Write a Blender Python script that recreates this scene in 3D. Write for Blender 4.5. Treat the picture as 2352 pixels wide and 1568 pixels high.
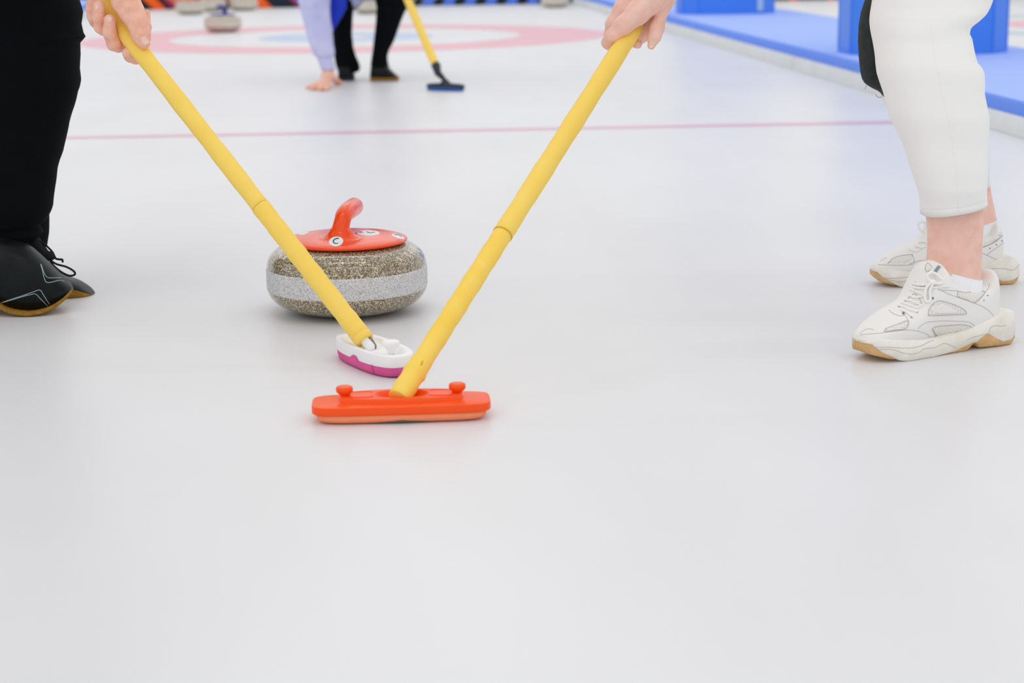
import bpy, bmesh, math, random
import numpy as np
from mathutils import Vector, Matrix
from mathutils.bvhtree import BVHTree

random.seed(4); rng = np.random.default_rng(4)
scene = bpy.context.scene
COL = scene.collection
for o in list(bpy.data.objects): bpy.data.objects.remove(o)

# ------------------------------------------------------------------ camera (solved from the sheet's own markings)
IW, IH = 2352, 1568
FPX, CX, CY, CZ, YAW, PITCH, ROLL = 4126.1, 0.364, -12.7651, 0.6523, 0.0603, 0.2202, -0.0125
_sy, _cy, _sp, _cp = math.sin(YAW), math.cos(YAW), math.sin(PITCH), math.cos(PITCH)
FWD = np.array([_sy*_cp, _cy*_cp, -_sp]); _r0 = np.array([_cy, -_sy, 0.]); _u0 = np.cross(_r0, FWD)
RGT = _r0*math.cos(ROLL) + _u0*math.sin(ROLL); UPV = -_r0*math.sin(ROLL) + _u0*math.cos(ROLL)
CAM = np.array([CX, CY, CZ])
cd = bpy.data.cameras.new('camera'); cam = bpy.data.objects.new('camera', cd); COL.objects.link(cam)
m = Matrix(((RGT[0], UPV[0], -FWD[0], CX), (RGT[1], UPV[1], -FWD[1], CY), (RGT[2], UPV[2], -FWD[2], CZ), (0, 0, 0, 1)))
cam.matrix_world = m
cd.sensor_width = 36; cd.sensor_fit = 'HORIZONTAL'; cd.lens = FPX/IW*36; cd.clip_start = .05; cd.clip_end = 200
cd.dof.use_dof = True; cd.dof.focus_distance = 3.02; cd.dof.aperture_fstop = 5.0
scene.camera = cam

# ------------------------------------------------------------------ light: pale hall light + rows of ceiling strip lamps
w = bpy.data.worlds.new('hall_light'); scene.world = w; w.use_nodes = True
bg = w.node_tree.nodes['Background']; bg.inputs[0].default_value = (.98, .985, 1.0, 1); bg.inputs[1].default_value = .74
def strip_lamp(x, y, z, sx, sy, power, col=(1, .985, .96)):
    l = bpy.data.lights.new('ceiling_strip_lamp', 'AREA'); l.shape = 'RECTANGLE'; l.size = sx; l.size_y = sy
    l.energy = power; l.color = col
    o = bpy.data.objects.new('ceiling_strip_lamp', l); COL.objects.link(o); o.location = (x, y, z)
for yy in (-17, -13.5, -10, -6.5, -3, .5, 4, 7.5, 11):
    for xx in (-5.2, 0.3, 5.9):
        strip_lamp(xx, yy, 5.6, 3.6, .12, 15)
vs = scene.view_settings
vs.view_transform = 'Standard'; vs.look = 'None'; vs.gamma = 1; vs.use_curve_mapping = False; vs.exposure = 0.15

# ------------------------------------------------------------------ pixel <-> place helpers
def C(x, y, D):
    return CAM + (FWD + RGT*(x-IW/2)/FPX - UPV*(y-IH/2)/FPX)*D
def ray(x, y):
    d = FWD + RGT*(x-IW/2)/FPX - UPV*(y-IH/2)/FPX
    return d/np.linalg.norm(d)
def G(x, y, z=0.):
    d = ray(x, y); return CAM + d*((z-CZ)/d[2])
def depth(P): return float(np.dot(np.asarray(P)-CAM, FWD))
def V3(*a): return np.array(a, float)

# ------------------------------------------------------------------ materials
def mat(name, col, rough=.5, metal=0., spec=.5, coat=0., coat_r=.05, sss=0., sss_col=None, var=0., vscale=40, vcol=None,
        bump=0., bscale=200, sheen=0., transm=0.):
    m = bpy.data.materials.new(name); m.use_nodes = True
    nt = m.node_tree; b = nt.nodes['Principled BSDF']
    b.inputs['Base Color'].default_value = (*col, 1); b.inputs['Roughness'].default_value = rough
    b.inputs['Metallic'].default_value = metal; b.inputs['Specular IOR Level'].default_value = spec
    b.inputs['Coat Weight'].default_value = coat; b.inputs['Coat Roughness'].default_value = coat_r
    if sheen: b.inputs['Sheen Weight'].default_value = sheen
    if sss:
        b.inputs['Subsurface Weight'].default_value = sss; b.inputs['Subsurface Radius'].default_value = (.012, .005, .003)
        b.inputs['Subsurface Scale'].default_value = 1.0
    tc = nt.nodes.new('ShaderNodeTexCoord')
    if var:
        n = nt.nodes.new('ShaderNodeTexNoise'); n.inputs['Scale'].default_value = vscale; n.inputs['Detail'].default_value = 5
        nt.links.new(tc.outputs['Object'], n.inputs['Vector'])
        r = nt.nodes.new('ShaderNodeValToRGB'); r.color_ramp.elements[0].position = .35; r.color_ramp.elements[1].position = .7
        c2 = vcol if vcol else tuple(c*(1-var) for c in col)
        r.color_ramp.elements[0].color = (*col, 1); r.color_ramp.elements[1].color = (*c2, 1)
        nt.links.new(n.outputs['Fac'], r.inputs['Fac']); nt.links.new(r.outputs['Color'], b.inputs['Base Color'])
    if bump:
        n2 = nt.nodes.new('ShaderNodeTexNoise'); n2.inputs['Scale'].default_value = bscale; n2.inputs['Detail'].default_value = 3
        nt.links.new(tc.outputs['Object'], n2.inputs['Vector'])
        bp = nt.nodes.new('ShaderNodeBump'); bp.inputs['Strength'].default_value = bump; bp.inputs['Distance'].default_value = .001
        nt.links.new(n2.outputs['Fac'], bp.inputs['Height']); nt.links.new(bp.outputs['Normal'], b.inputs['Normal'])
    return m
def srgb(r, g, b):
    f = lambda c: (c/12.92 if c <= .04045 else ((c+.055)/1.055)**2.4)
    return (f(r/255), f(g/255), f(b/255))

def ice_mat(name, tint=None, amount=1.):
    col = srgb(228, 228, 230) if tint is None else tint
    m = mat(name, col, rough=.42, spec=.36)
    nt = m.node_tree; b = nt.nodes['Principled BSDF']; tc = [n for n in nt.nodes if n.type == 'TEX_COORD'][0]
    # faint cloudiness of the frozen paint
    n = nt.nodes.new('ShaderNodeTexNoise'); n.inputs['Scale'].default_value = 2.2; n.inputs['Detail'].default_value = 6
    mp = nt.nodes.new('ShaderNodeMapping'); mp.inputs['Scale'].default_value = (1.6, .5, 1)
    nt.links.new(tc.outputs['Object'], mp.inputs['Vector']); nt.links.new(mp.outputs['Vector'], n.inputs['Vector'])
    r = nt.nodes.new('ShaderNodeValToRGB')
    r.color_ramp.elements[0].position = .3; r.color_ramp.elements[1].position = .72
    r.color_ramp.elements[0].color = (*[c*.962 for c in col], 1); r.color_ramp.elements[1].color = (*[min(1, c*1.02) for c in col], 1)
    nt.links.new(n.outputs['Fac'], r.inputs['Fac']); nt.links.new(r.outputs['Color'], b.inputs['Base Color'])
    # pebble: two scales of droplets
    v = nt.nodes.new('ShaderNodeTexNoise'); v.inputs['Scale'].default_value = 190; v.inputs['Detail'].default_value = 2.5
    nt.links.new(tc.outputs['Object'], v.inputs['Vector'])
    v2 = nt.nodes.new('ShaderNodeTexNoise'); v2.inputs['Scale'].default_value = 14; v2.inputs['Detail'].default_value = 2
    nt.links.new(tc.outputs['Object'], v2.inputs['Vector'])
    ad = nt.nodes.new('ShaderNodeMath'); ad.operation = 'MULTIPLY_ADD'; ad.inputs[1].default_value = 1.6
    nt.links.new(v2.outputs['Fac'], ad.inputs[0]); nt.links.new(v.outputs['Fac'], ad.inputs[2])
    bp = nt.nodes.new('ShaderNodeBump'); bp.inputs['Strength'].default_value = .32; bp.inputs['Distance'].default_value = .0007
    nt.links.new(ad.outputs[0], bp.inputs['Height']); nt.links.new(bp.outputs['Normal'], b.inputs['Normal'])
    # thin wet film over the pebble gives the small glints
    b.inputs['Coat Weight'].default_value = .12; b.inputs['Coat Roughness'].default_value = .22
    bq = nt.nodes.new('ShaderNodeBump'); bq.inputs['Strength'].default_value = .5; bq.inputs['Distance'].default_value = .0008
    nt.links.new(ad.outputs[0], bq.inputs['Height']); nt.links.new(bq.outputs['Normal'], b.inputs['Coat Normal'])
    return m
def granite_mat(name, cols, scale, rough, coat):
    m = mat(name, cols[1], rough=rough, coat=coat, coat_r=.06)
    nt = m.node_tree; b = nt.nodes['Principled BSDF']; tc = [n for n in nt.nodes if n.type == 'TEX_COORD'][0]
    v = nt.nodes.new('ShaderNodeTexVoronoi'); v.inputs['Scale'].default_value = scale; v.inputs['Randomness'].default_value = 1
    nt.links.new(tc.outputs['Object'], v.inputs['Vector'])
    n = nt.nodes.new('ShaderNodeTexNoise'); n.inputs['Scale'].default_value = scale*.9; n.inputs['Detail'].default_value = 3
    nt.links.new(tc.outputs['Object'], n.inputs['Vector'])
    sx = nt.nodes.new('ShaderNodeSeparateColor'); nt.links.new(v.outputs['Color'], sx.inputs[0])
    mx = nt.nodes.new('ShaderNodeMath'); mx.operation = 'MULTIPLY_ADD'; mx.inputs[1].default_value = .62
    nt.links.new(sx.outputs[0], mx.inputs[0])
    ms = nt.nodes.new('ShaderNodeMath'); ms.operation = 'MULTIPLY'; ms.inputs[1].default_value = .40
    nt.links.new(n.outputs['Fac'], ms.inputs[0]); nt.links.new(ms.outputs[0], mx.inputs[2])
    r = nt.nodes.new('ShaderNodeValToRGB'); cr = r.color_ramp; cr.interpolation = 'LINEAR'
    cr.elements[0].position = .18; cr.elements[0].color = (*cols[0], 1); cr.elements[1].position = .85; cr.elements[1].color = (*cols[3], 1)
    for p, c in ((.38, cols[1]), (.62, cols[2])):
        e = cr.elements.new(p); e.color = (*c, 1)
    nt.links.new(mx.outputs[0], r.inputs['Fac']); nt.links.new(r.outputs['Color'], b.inputs['Base Color'])
    return m
def dotted_mat(name, base, dot, scale, thr=.28):
    m = mat(name, base, rough=.7)
    nt = m.node_tree; b = nt.nodes['Principled BSDF']; tc = [n for n in nt.nodes if n.type == 'TEX_COORD'][0]
    v = nt.nodes.new('ShaderNodeTexVoronoi'); v.inputs['Scale'].default_value = scale; v.inputs['Randomness'].default_value = .0
    nt.links.new(tc.outputs['Object'], v.inputs['Vector'])
    r = nt.nodes.new('ShaderNodeValToRGB'); r.color_ramp.elements[0].position = thr; r.color_ramp.elements[1].position = thr+.12
    r.color_ramp.elements[0].color = (*dot, 1); r.color_ramp.elements[1].color = (*base, 1)
    nt.links.new(v.outputs['Distance'], r.inputs['Fac']); nt.links.new(r.outputs['Color'], b.inputs['Base Color'])
    return m

M = {}
M['ice'] = ice_mat('pebbled_ice')
M['ring_red'] = ice_mat('red_under_ice', srgb(236, 178, 190))
M['ring_blue'] = ice_mat('blue_under_ice', srgb(186, 203, 232))
M['ring_teal'] = ice_mat('teal_under_ice', srgb(160, 200, 216))
M['line_red'] = ice_mat('red_line_under_ice', srgb(226, 186, 200))
M['line_pale'] = ice_mat('pale_line_under_ice', srgb(238, 231, 236))
M['kerb'] = mat('grey_foam', srgb(222, 225, 226), .8, var=.06, vscale=6)
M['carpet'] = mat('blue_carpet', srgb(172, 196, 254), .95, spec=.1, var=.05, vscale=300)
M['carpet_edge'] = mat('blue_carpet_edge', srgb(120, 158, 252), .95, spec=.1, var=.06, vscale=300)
M['blue_panel'] = mat('blue_panel', srgb(64, 136, 244), .42, var=.06, vscale=5)
M['stripe'] = mat('pale_strip', srgb(170, 200, 235), .4)
M['granite'] = granite_mat('polished_granite', [srgb(58, 48, 34), srgb(122, 106, 80), srgb(162, 148, 120), srgb(232, 224, 204)], 560, .2, .75)
M['band'] = granite_mat('ground_granite', [srgb(164, 162, 160), srgb(202, 202, 203), srgb(214, 214, 215), srgb(228, 228, 230)], 520, .6, 0.)
M['far_granite'] = granite_mat('grey_granite', [srgb(120, 108, 90), srgb(178, 168, 150), srgb(205, 196, 180), srgb(230, 222, 210)], 300, .35, .3)
M['far_band'] = mat('pale_granite_band', srgb(214, 208, 196), .6, var=.08, vscale=200)
M['red_plastic'] = mat('orange_red_plastic', srgb(246, 74, 0), .25, spec=.3, coat=.3, coat_r=.06)
M['far_blue'] = mat('blue_plastic', srgb(56, 60, 150), .3)
M['far_red'] = mat('salmon_plastic', srgb(225, 130, 110), .3)
M['sticker'] = mat('white_sticker', srgb(232, 236, 238), .4)
M['ink'] = mat('black_ink', srgb(22, 34, 36), .5)
M['ink_blue'] = mat('blue_ink', srgb(80, 96, 170), .5)
M['ink_pink'] = mat('pink_ink', srgb(205, 90, 120), .5)
M['foam'] = mat('yellow_foam', srgb(255, 220, 106), .62, spec=.3, var=.05, vscale=25, vcol=srgb(254, 215, 96), bump=.15, bscale=600)
M['foam_worn'] = mat('worn_yellow_foam', srgb(255, 218, 102), .62, spec=.3, var=.1, vscale=30, vcol=srgb(253, 210, 80), bump=.2, bscale=300)
M['foam_line'] = mat('yellow_foam_joint', srgb(214, 166, 48), .7)
M['orange'] = mat('orange_plastic', srgb(255, 84, 2), .38, spec=.3, coat=.12, coat_r=.2)
M['orange_pad'] = mat('pale_orange_fabric', srgb(255, 152, 108), .85, var=.05, vscale=60)
M['pad_dirty'] = mat('worn_grey_fabric', srgb(112, 100, 88), .9, var=.2, vscale=80)
M['white_plastic'] = mat('white_plastic', srgb(248, 248, 250), .38)
M['pink_pad'] = mat('pink_fabric', srgb(232, 92, 156), .8, var=.1, vscale=30, vcol=srgb(214, 84, 150))
M['steel'] = mat('steel', srgb(150, 140, 128), .3, metal=1.)
M['skin'] = mat('skin', srgb(250, 198, 176), .5, spec=.3, sss=.06, var=.08, vscale=70, vcol=srgb(240, 176, 150), bump=.25, bscale=500)
M['skin_pale'] = mat('fair_skin', srgb(246, 204, 190), .5, spec=.3, sss=.06, var=.05, vscale=60, vcol=srgb(240, 190, 172), bump=.2, bscale=500)
M['skin_leg'] = mat('leg_skin', srgb(224, 178, 164), .55, spec=.3, sss=.12, var=.05, vscale=40, vcol=srgb(216, 164, 148), bump=.15, bscale=500)
M['nail'] = mat('nail', srgb(250, 208, 192), .25)
M['nail_light'] = mat('pale_nail', srgb(246, 226, 196), .25)
M['black_cloth'] = mat('black_cloth', srgb(8, 12, 13), .9, spec=.08, var=.2, vscale=12, vcol=srgb(9, 14, 16), bump=.2, bscale=300)
M['white_cloth'] = mat('white_cotton', srgb(246, 245, 243), .85, spec=.2, bump=.15, bscale=700)
M['white_seam'] = mat('white_seam', srgb(236, 235, 233), .85)
M['lilac'] = mat('lilac_fleece', srgb(206, 208, 242), .95, spec=.1, var=.12, vscale=14, vcol=srgb(190, 190, 234))
M['vest'] = mat('blue_vest', srgb(0, 50, 195), .7)
M['pad_black'] = mat('black_knit', srgb(24, 30, 30), .9, var=.3, vscale=60, vcol=srgb(38, 46, 46), bump=.5, bscale=400)
M['hair'] = mat('brown_hair', srgb(70, 50, 38), .5)
M['eye'] = mat('eye', srgb(60, 50, 44), .2)
M['leather_black'] = mat('black_leather', srgb(7, 12, 13), .36, spec=.2, var=.5, vscale=28, vcol=srgb(16, 25, 27), bump=.15, bscale=90)
M['tan_sole'] = mat('tan_suede', srgb(160, 118, 30), .9, var=.2, vscale=160, vcol=srgb(132, 94, 26), bump=.3, bscale=500)
M['thread'] = mat('pale_thread', srgb(176, 200, 200), .6)
M['lace_black'] = mat('black_lace', srgb(12, 16, 17), .85)
M['leather_white'] = mat('white_leather', srgb(244, 242, 239), .48, spec=.35, var=.02, vscale=12)
M['midsole'] = mat('off_white_rubber', srgb(248, 245, 238), .55, var=.1, vscale=26, vcol=srgb(234, 227, 212))
M['gum'] = mat('gum_rubber', srgb(222, 182, 126), .6, var=.15, vscale=90, vcol=srgb(206, 162, 102))
M['mesh_white'] = dotted_mat('white_mesh', srgb(240, 238, 233), srgb(204, 199, 190), 400, .30)
M['groove'] = mat('grey_groove', srgb(190, 187, 180), .8)
M['groove_dark'] = mat('dark_groove', srgb(128, 124, 116), .8)
M['lace_white'] = mat('white_lace', srgb(248, 247, 244), .85)
M['sock'] = mat('white_sock', srgb(248, 249, 252), .9)
M['grey_tab'] = mat('grey_band', srgb(142, 150, 160), .7)
M['brown_in'] = mat('brown_lining', srgb(120, 90, 64), .9)
M['navy'] = mat('dark_navy_fabric', srgb(18, 36, 52), .85)
M['charcoal'] = mat('charcoal_fabric', srgb(30, 34, 40), .85)
M['seg_blue'] = mat('bright_blue_fabric', srgb(84, 130, 235), .7)
M['seg_pale'] = mat('pale_blue_fabric', srgb(170, 190, 215), .7)
M['seg_orange'] = mat('bright_orange_fabric', srgb(255, 100, 10), .7)
M['seg_crimson'] = mat('crimson_fabric', srgb(190, 50, 90), .7)
M['brush_black'] = mat('black_plastic', srgb(26, 34, 42), .5)
M['brush_blue'] = mat('blue_fabric', srgb(36, 96, 176), .8)

# ------------------------------------------------------------------ object helpers
BASE = {}
def link(name, verts, faces, material, parent=None, base=None, smooth=True):
    """one mesh object; verts are in place; origin at base (top level) or at the parent's origin"""
    verts = np.asarray(verts, float)
    if parent is not None: base = BASE[parent.name]
    if base is None: base = np.zeros(3)
    base = np.asarray(base, float)
    me = bpy.data.meshes.new(name)
    me.from_pydata((verts-base).tolist(), [], [tuple(int(i) for i in f) for f in faces])
    if smooth: me.shade_smooth()
    me.materials.append(material); me.update()
    o = bpy.data.objects.new(name, me); COL.objects.link(o)
    if parent is not None: o.parent = parent
    else: o.location = base
    BASE[o.name] = base
    return o
def empty(name, base):
    o = bpy.data.objects.new(name, None); COL.objects.link(o); o.location = base; o.empty_display_size = .05
    BASE[o.name] = np.asarray(base, float); return o
def tag(o, label, cat, group=None, kind=None):
    o['label'] = label; o['category'] = cat
    if group: o['group'] = group
    if kind: o['kind'] = kind
    return o
def flat_shade_sharp(o, ang=35):
    me = o.data; bm = bmesh.new(); bm.from_mesh(me)
    for e in bm.edges:
        if len(e.link_faces) == 2 and e.calc_face_angle(0) > math.radians(ang): e.smooth = False
    bm.to_mesh(me); bm.free(); return o
def join(*parts):
    V, F, n = [], [], 0
    for v, f in parts:
        v = np.asarray(v); V.append(v); F += [tuple(int(i)+n for i in q) for q in f]; n += len(v)
    return np.concatenate(V), F

def loft(loops, caps=(True, True)):
    loops = [np.asarray(l) for l in loops]; n = len(loops[0]); V = np.concatenate(loops); F = []
    for i in range(len(loops)-1):
        a, b = i*n, (i+1)*n
        for j in range(n):
            k = (j+1) % n; F.append((a+j, a+k, b+k, b+j))
    if caps[0]: V = np.vstack([V, loops[0].mean(0)]); c = len(V)-1; F += [((j+1) % n, j, c) for j in range(n)]
    if caps[1]:
        V = np.vstack([V, loops[-1].mean(0)]); c = len(V)-1; o = (len(loops)-1)*n
        F += [(o+j, o+(j+1) % n, c) for j in range(n)]
    return V, F
def lathe(prof, centre, seg=64):
    a = np.linspace(0, 2*np.pi, seg, endpoint=False); cs, sn = np.cos(a), np.sin(a)
    loops = [np.stack([centre[0]+r*cs, centre[1]+r*sn, np.full(seg, centre[2]+z)], 1) for r, z in prof]
    return loft(loops)
def tube(pts, rad, seg=10, flat=False):
    """swept tube through pts, rounded ends"""
    P = np.asarray(pts, float); n = len(P); R = np.full(n, rad) if np.isscalar(rad) else np.asarray(rad, float)
    T = np.gradient(P, axis=0); T /= np.linalg.norm(T, axis=1)[:, None]+1e-12
    u = np.cross(T[0], [0, 0, 1.]);
    if np.linalg.norm(u) < 1e-3: u = np.cross(T[0], [1., 0, 0])
    u /= np.linalg.norm(u); loops = []; a = np.linspace(0, 2*np.pi, seg, endpoint=False)
    def ring(c, u, v, r): return c + r*(np.cos(a)[:, None]*u + np.sin(a)[:, None]*v)
    for i in range(n):
        u = u - T[i]*np.dot(u, T[i]); u /= np.linalg.norm(u); v = np.cross(T[i], u)
        if i == 0: loops.append(ring(P[0]-T[0]*R[0]*(.03 if flat else .6), u, v, R[0]*(.96 if flat else .55)))
        loops.append(ring(P[i], u, v, R[i]))
        if i == n-1: loops.append(ring(P[i]+T[i]*R[i]*(.03 if flat else .6), u, v, R[i]*(.96 if flat else .55)))
    return loft(loops)
def smooth_path(pts, n=40):
    """Catmull-Rom through pts"""
    P = np.asarray(pts, float)
    if len(P) < 3: return P[0]+(P[-1]-P[0])*np.linspace(0, 1, n)[:, None]
    Q = np.vstack([2*P[0]-P[1], P, 2*P[-1]-P[-2]]); out = []; m_ = len(P)-1; per = max(2, n//m_)
    for i in range(m_):
        p0, p1, p2, p3 = Q[i:i+4]
        for t in np.linspace(0, 1, per, endpoint=False):
            out.append(.5*((2*p1)+(-p0+p2)*t+(2*p0-5*p1+4*p2-p3)*t*t+(-p0+3*p1-3*p2+p3)*t**3))
    out.append(P[-1]); return np.array(out)
def box(x0, x1, y0, y1, z0, z1):
    V = [(x, y, z) for z in (z0, z1) for y in (y0, y1) for x in (x0, x1)]
    F = [(0, 2, 3, 1), (4, 5, 7, 6), (0, 1, 5, 4), (2, 6, 7, 3), (0, 4, 6, 2), (1, 3, 7, 5)]
    return np.array(V, float), F
def bevel_obj(o, w=.004, seg=2):
    md = o.modifiers.new('bevel', 'BEVEL'); md.width = w; md.segments = seg; md.limit_method = 'ANGLE'; return o

# ------------------------------------------------------------------ signed-distance modelling (surface nets)
def smin(a, b, k):
    h = np.maximum(k-np.abs(a-b), 0)/k
    return np.minimum(a, b)-h*h*k*.25
def sdf_mesh(prims, vox, k=.006, pad=None):
    """prims: ('c',a,b,ra,rb[,k]) tapered capsule | ('e',centre,radii,rot3x3[,k]) ellipsoid | ('x', ...) carved capsule"""
    pad = pad or (k+3*vox); lo, hi = [], []
    for p in prims:
        if p[0] in 'cx':
            r = max(p[3], p[4]); lo.append(np.minimum(p[1], p[2])-r); hi.append(np.maximum(p[1], p[2])+r)
        else:
            r = max(p[2]); lo.append(np.asarray(p[1])-r); hi.append(np.asarray(p[1])+r)
    o = np.min(lo, 0)-pad; top = np.max(hi, 0)+pad; N = np.ceil((top-o)/vox).astype(int)+1
    F = np.full(N, .05+k, np.float32); ax = [o[i]+vox*np.arange(N[i]) for i in range(3)]
    for p, l, h in zip(prims, lo, hi):
        s = [slice(max(0, int((l[i]-pad-.02-o[i])/vox)), min(N[i], int((h[i]+pad+.02-o[i])/vox)+2)) for i in range(3)]
        X = np.stack(np.meshgrid(*[ax[i][s[i]] for i in range(3)], indexing='ij'), -1)
        kk = k
        if p[0] in 'cx':
            a, b = np.asarray(p[1], float), np.asarray(p[2], float); ab = b-a; L2 = max(np.dot(ab, ab), 1e-12)
            if len(p) > 5: kk = p[5]
            t = np.clip(((X-a)@ab)/L2, 0, 1); d = np.linalg.norm(X-a-t[..., None]*ab, axis=-1)-(p[3]+(p[4]-p[3])*t)
        else:
            if len(p) > 4: kk = p[4]
            q = (X-np.asarray(p[1], float))@np.asarray(p[3], float).T; r = np.asarray(p[2], float)
            k0 = np.linalg.norm(q/r, axis=-1); k1 = np.linalg.norm(q/(r*r), axis=-1)+1e-9; d = k0*(k0-1)/k1
        f = F[s[0], s[1], s[2]]
        F[s[0], s[1], s[2]] = smin(f, d, kk) if p[0] != 'x' else -smin(-f, d, kk)
    return surface_nets(F, o, vox)
def surface_nets(F, o, h):
    ins = F < 0; nx, ny, nz = F.shape
    S = np.zeros((nx-1, ny-1, nz-1, 3), np.float32); Cn = np.zeros((nx-1, ny-1, nz-1), np.float32)
    cor = [(i, j, k) for i in (0, 1) for j in (0, 1) for k in (0, 1)]
    sl = lambda c: (slice(c[0], c[0]+nx-1), slice(c[1], c[1]+ny-1), slice(c[2], c[2]+nz-1))
    for a in cor:
        for ax in range(3):
            if a[ax]: continue
            b = list(a); b[ax] = 1; fa, fb = F[sl(a)], F[sl(b)]; cr = (fa < 0) != (fb < 0)
            idx = np.nonzero(cr)
            if not len(idx[0]): continue
            t = fa[idx]/(fa[idx]-fb[idx])
            P = np.tile(np.array(a, np.float32), (len(t), 1)); P[:, ax] += t
            S[idx] += P; Cn[idx] += 1
    act = Cn > 0; ids = np.full(act.shape, -1, np.int64); ids[act] = np.arange(act.sum())
    cells = np.argwhere(act); V = o+h*(cells+S[act]/Cn[act][:, None]); faces = []
    for ax in range(3):
        b, c = [(1, 2), (2, 0), (0, 1)][ax]
        s0 = [slice(None)]*3; s1 = [slice(None)]*3; s0[ax] = slice(0, -1); s1[ax] = slice(1, None)
        for q in (b, c): s0[q] = slice(1, -1); s1[q] = slice(1, -1)
        A, B = ins[tuple(s0)], ins[tuple(s1)]
        for flip, cond in ((False, A & ~B), (True, ~A & B)):
            e = np.argwhere(cond)
            if not len(e): continue
            e[:, b] += 1; e[:, c] += 1
            def cell(db, dc):
                q = e.copy(); q[:, b] += db; q[:, c] += dc; return ids[q[:, 0], q[:, 1], q[:, 2]]
            Q = np.stack([cell(-1, -1), cell(0, -1), cell(0, 0), cell(-1, 0)], 1)
            faces.append(Q[:, ::-1] if flip else Q)
    return V, np.concatenate(faces).tolist()
def chain(pts, k=None):
    """pts: [(point, radius)...] -> capsules"""
    out = []
    for (a, ra), (b, rb) in zip(pts[:-1], pts[1:]):
        out.append(('c', a, b, ra, rb) if k is None else ('c', a, b, ra, rb, k))
    return out
def pchain(pts, k=None): return chain([(C(x, y, D), r) for x, y, D, r in pts], k)
I3 = np.eye(3)

# ------------------------------------------------------------------ drawing on surfaces: rays through the lens find the real surface point
def bvh_of(*objs):
    V, F, n = [], [], 0
    for o in objs:
        b = BASE[o.name]
        V += [Vector(np.array(v.co)+b) for v in o.data.vertices]; F += [tuple(i+n for i in q.vertices) for q in o.data.polygons]; n = len(V)
    return BVHTree.FromPolygons(V, F)
def hit(bv, x, y, lift=0.):
    d = ray(x, y); loc, nrm, i, t = bv.ray_cast(Vector(CAM), Vector(d), 50)
    if loc is None: return None
    nr = np.array(nrm)
    if np.dot(nr, d) > 0: nr = -nr
    return np.array(loc)+nr*lift
def draw_line(name, bv, px, r, material, parent, lift=0., n=24, straight=False):
    path = np.array(px, float) if straight else smooth_path([(x, y, 0) for x, y in px], n)[:, :2]
    P = [hit(bv, x, y, lift) for x, y in path]; P = [p for p in P if p is not None]
    if len(P) < 2: return None
    # drop jumps
    Q = [P[0]]
    for p in P[1:]:
        if np.linalg.norm(p-Q[-1]) < .04: Q.append(p)
    if len(Q) < 2: return None
    v, f = tube(Q, r, 6); return link(name, v, f, material, parent)
def draw_patch(name, bv, px, material, parent, lift=.0006, thick=.0012, n=40, smooth=True):
    """a filled patch that follows the surface, with thickness"""
    loop = smooth_path([(x, y, 0) for x, y in list(px)+[px[0]]], n)[:-1, :2] if smooth else np.array(px, float)
    c = loop.mean(0); rings = [loop, c+(loop-c)*.94, c+(loop-c)*.62, c+(loop-c)*.3]; loops = []
    for i, rr in enumerate(rings):
        H = [hit(bv, x, y, lift if i else lift-thick) for x, y in rr]
        if any(h is None for h in H):
            good = [h for h in H if h is not None]
            if not good: return None
            g = np.mean(good, 0); H = [h if h is not None else good[np.argmin([abs(j-i2) for j in range(len(good))])] for i2, h in enumerate(H)]
        loops.append(np.array(H))
    # the rim sits at the full outline, top ring just inside it
    v, f = loft(loops, caps=(False, True)); return link(name, v, f, material, parent)

# ================================================================== THE SETTING
EDGE = 2.38           # half width of the sheet
def grid_plane(x0, x1, y0, y1, z):
    return np.array([(x0, y0, z), (x1, y0, z), (x1, y1, z), (x0, y1, z)], float), [(0, 1, 2, 3)]
v, f = grid_plane(-9, 13, -20, 16, 0)
floor = link('floor', v, f, M['ice'], base=(0, 0, 0)); tag(floor, 'white pebbled curling ice covering the hall floor', 'ice', kind='structure')
def annulus(r0, r1, c, z, seg=128):
    a = np.linspace(0, 2*np.pi, seg, endpoint=False); o = []
    for r in (r1, r0): o.append(np.stack([c[0]+r*np.cos(a), c[1]+r*np.sin(a), np.full(seg, z)], 1))
    return loft(o, caps=(False, r0 < .01))
for nm, r0, r1, c, mm in (('painted_ring', 1.22, 1.83, (0, 0), 'ring_red'), ('painted_ring', .16, .61, (0, 0), 'ring_blue'),
                          ('painted_ring', 1.58, 1.83, (5.93, 0), 'ring_teal'), ('painted_ring', .85, 1.19, (5.93, 0), 'ring_red')):
    v, f = annulus(r0, r1, c, .0006); o = link(nm, v, f, M[mm], floor)
v, f = grid_plane(-2.30, 2.37, -6.5, -6.4, .0006); o = link('hog_line', v, f, M['line_red'], floor); o['label'] = 'pale red line painted across the ice'

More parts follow.
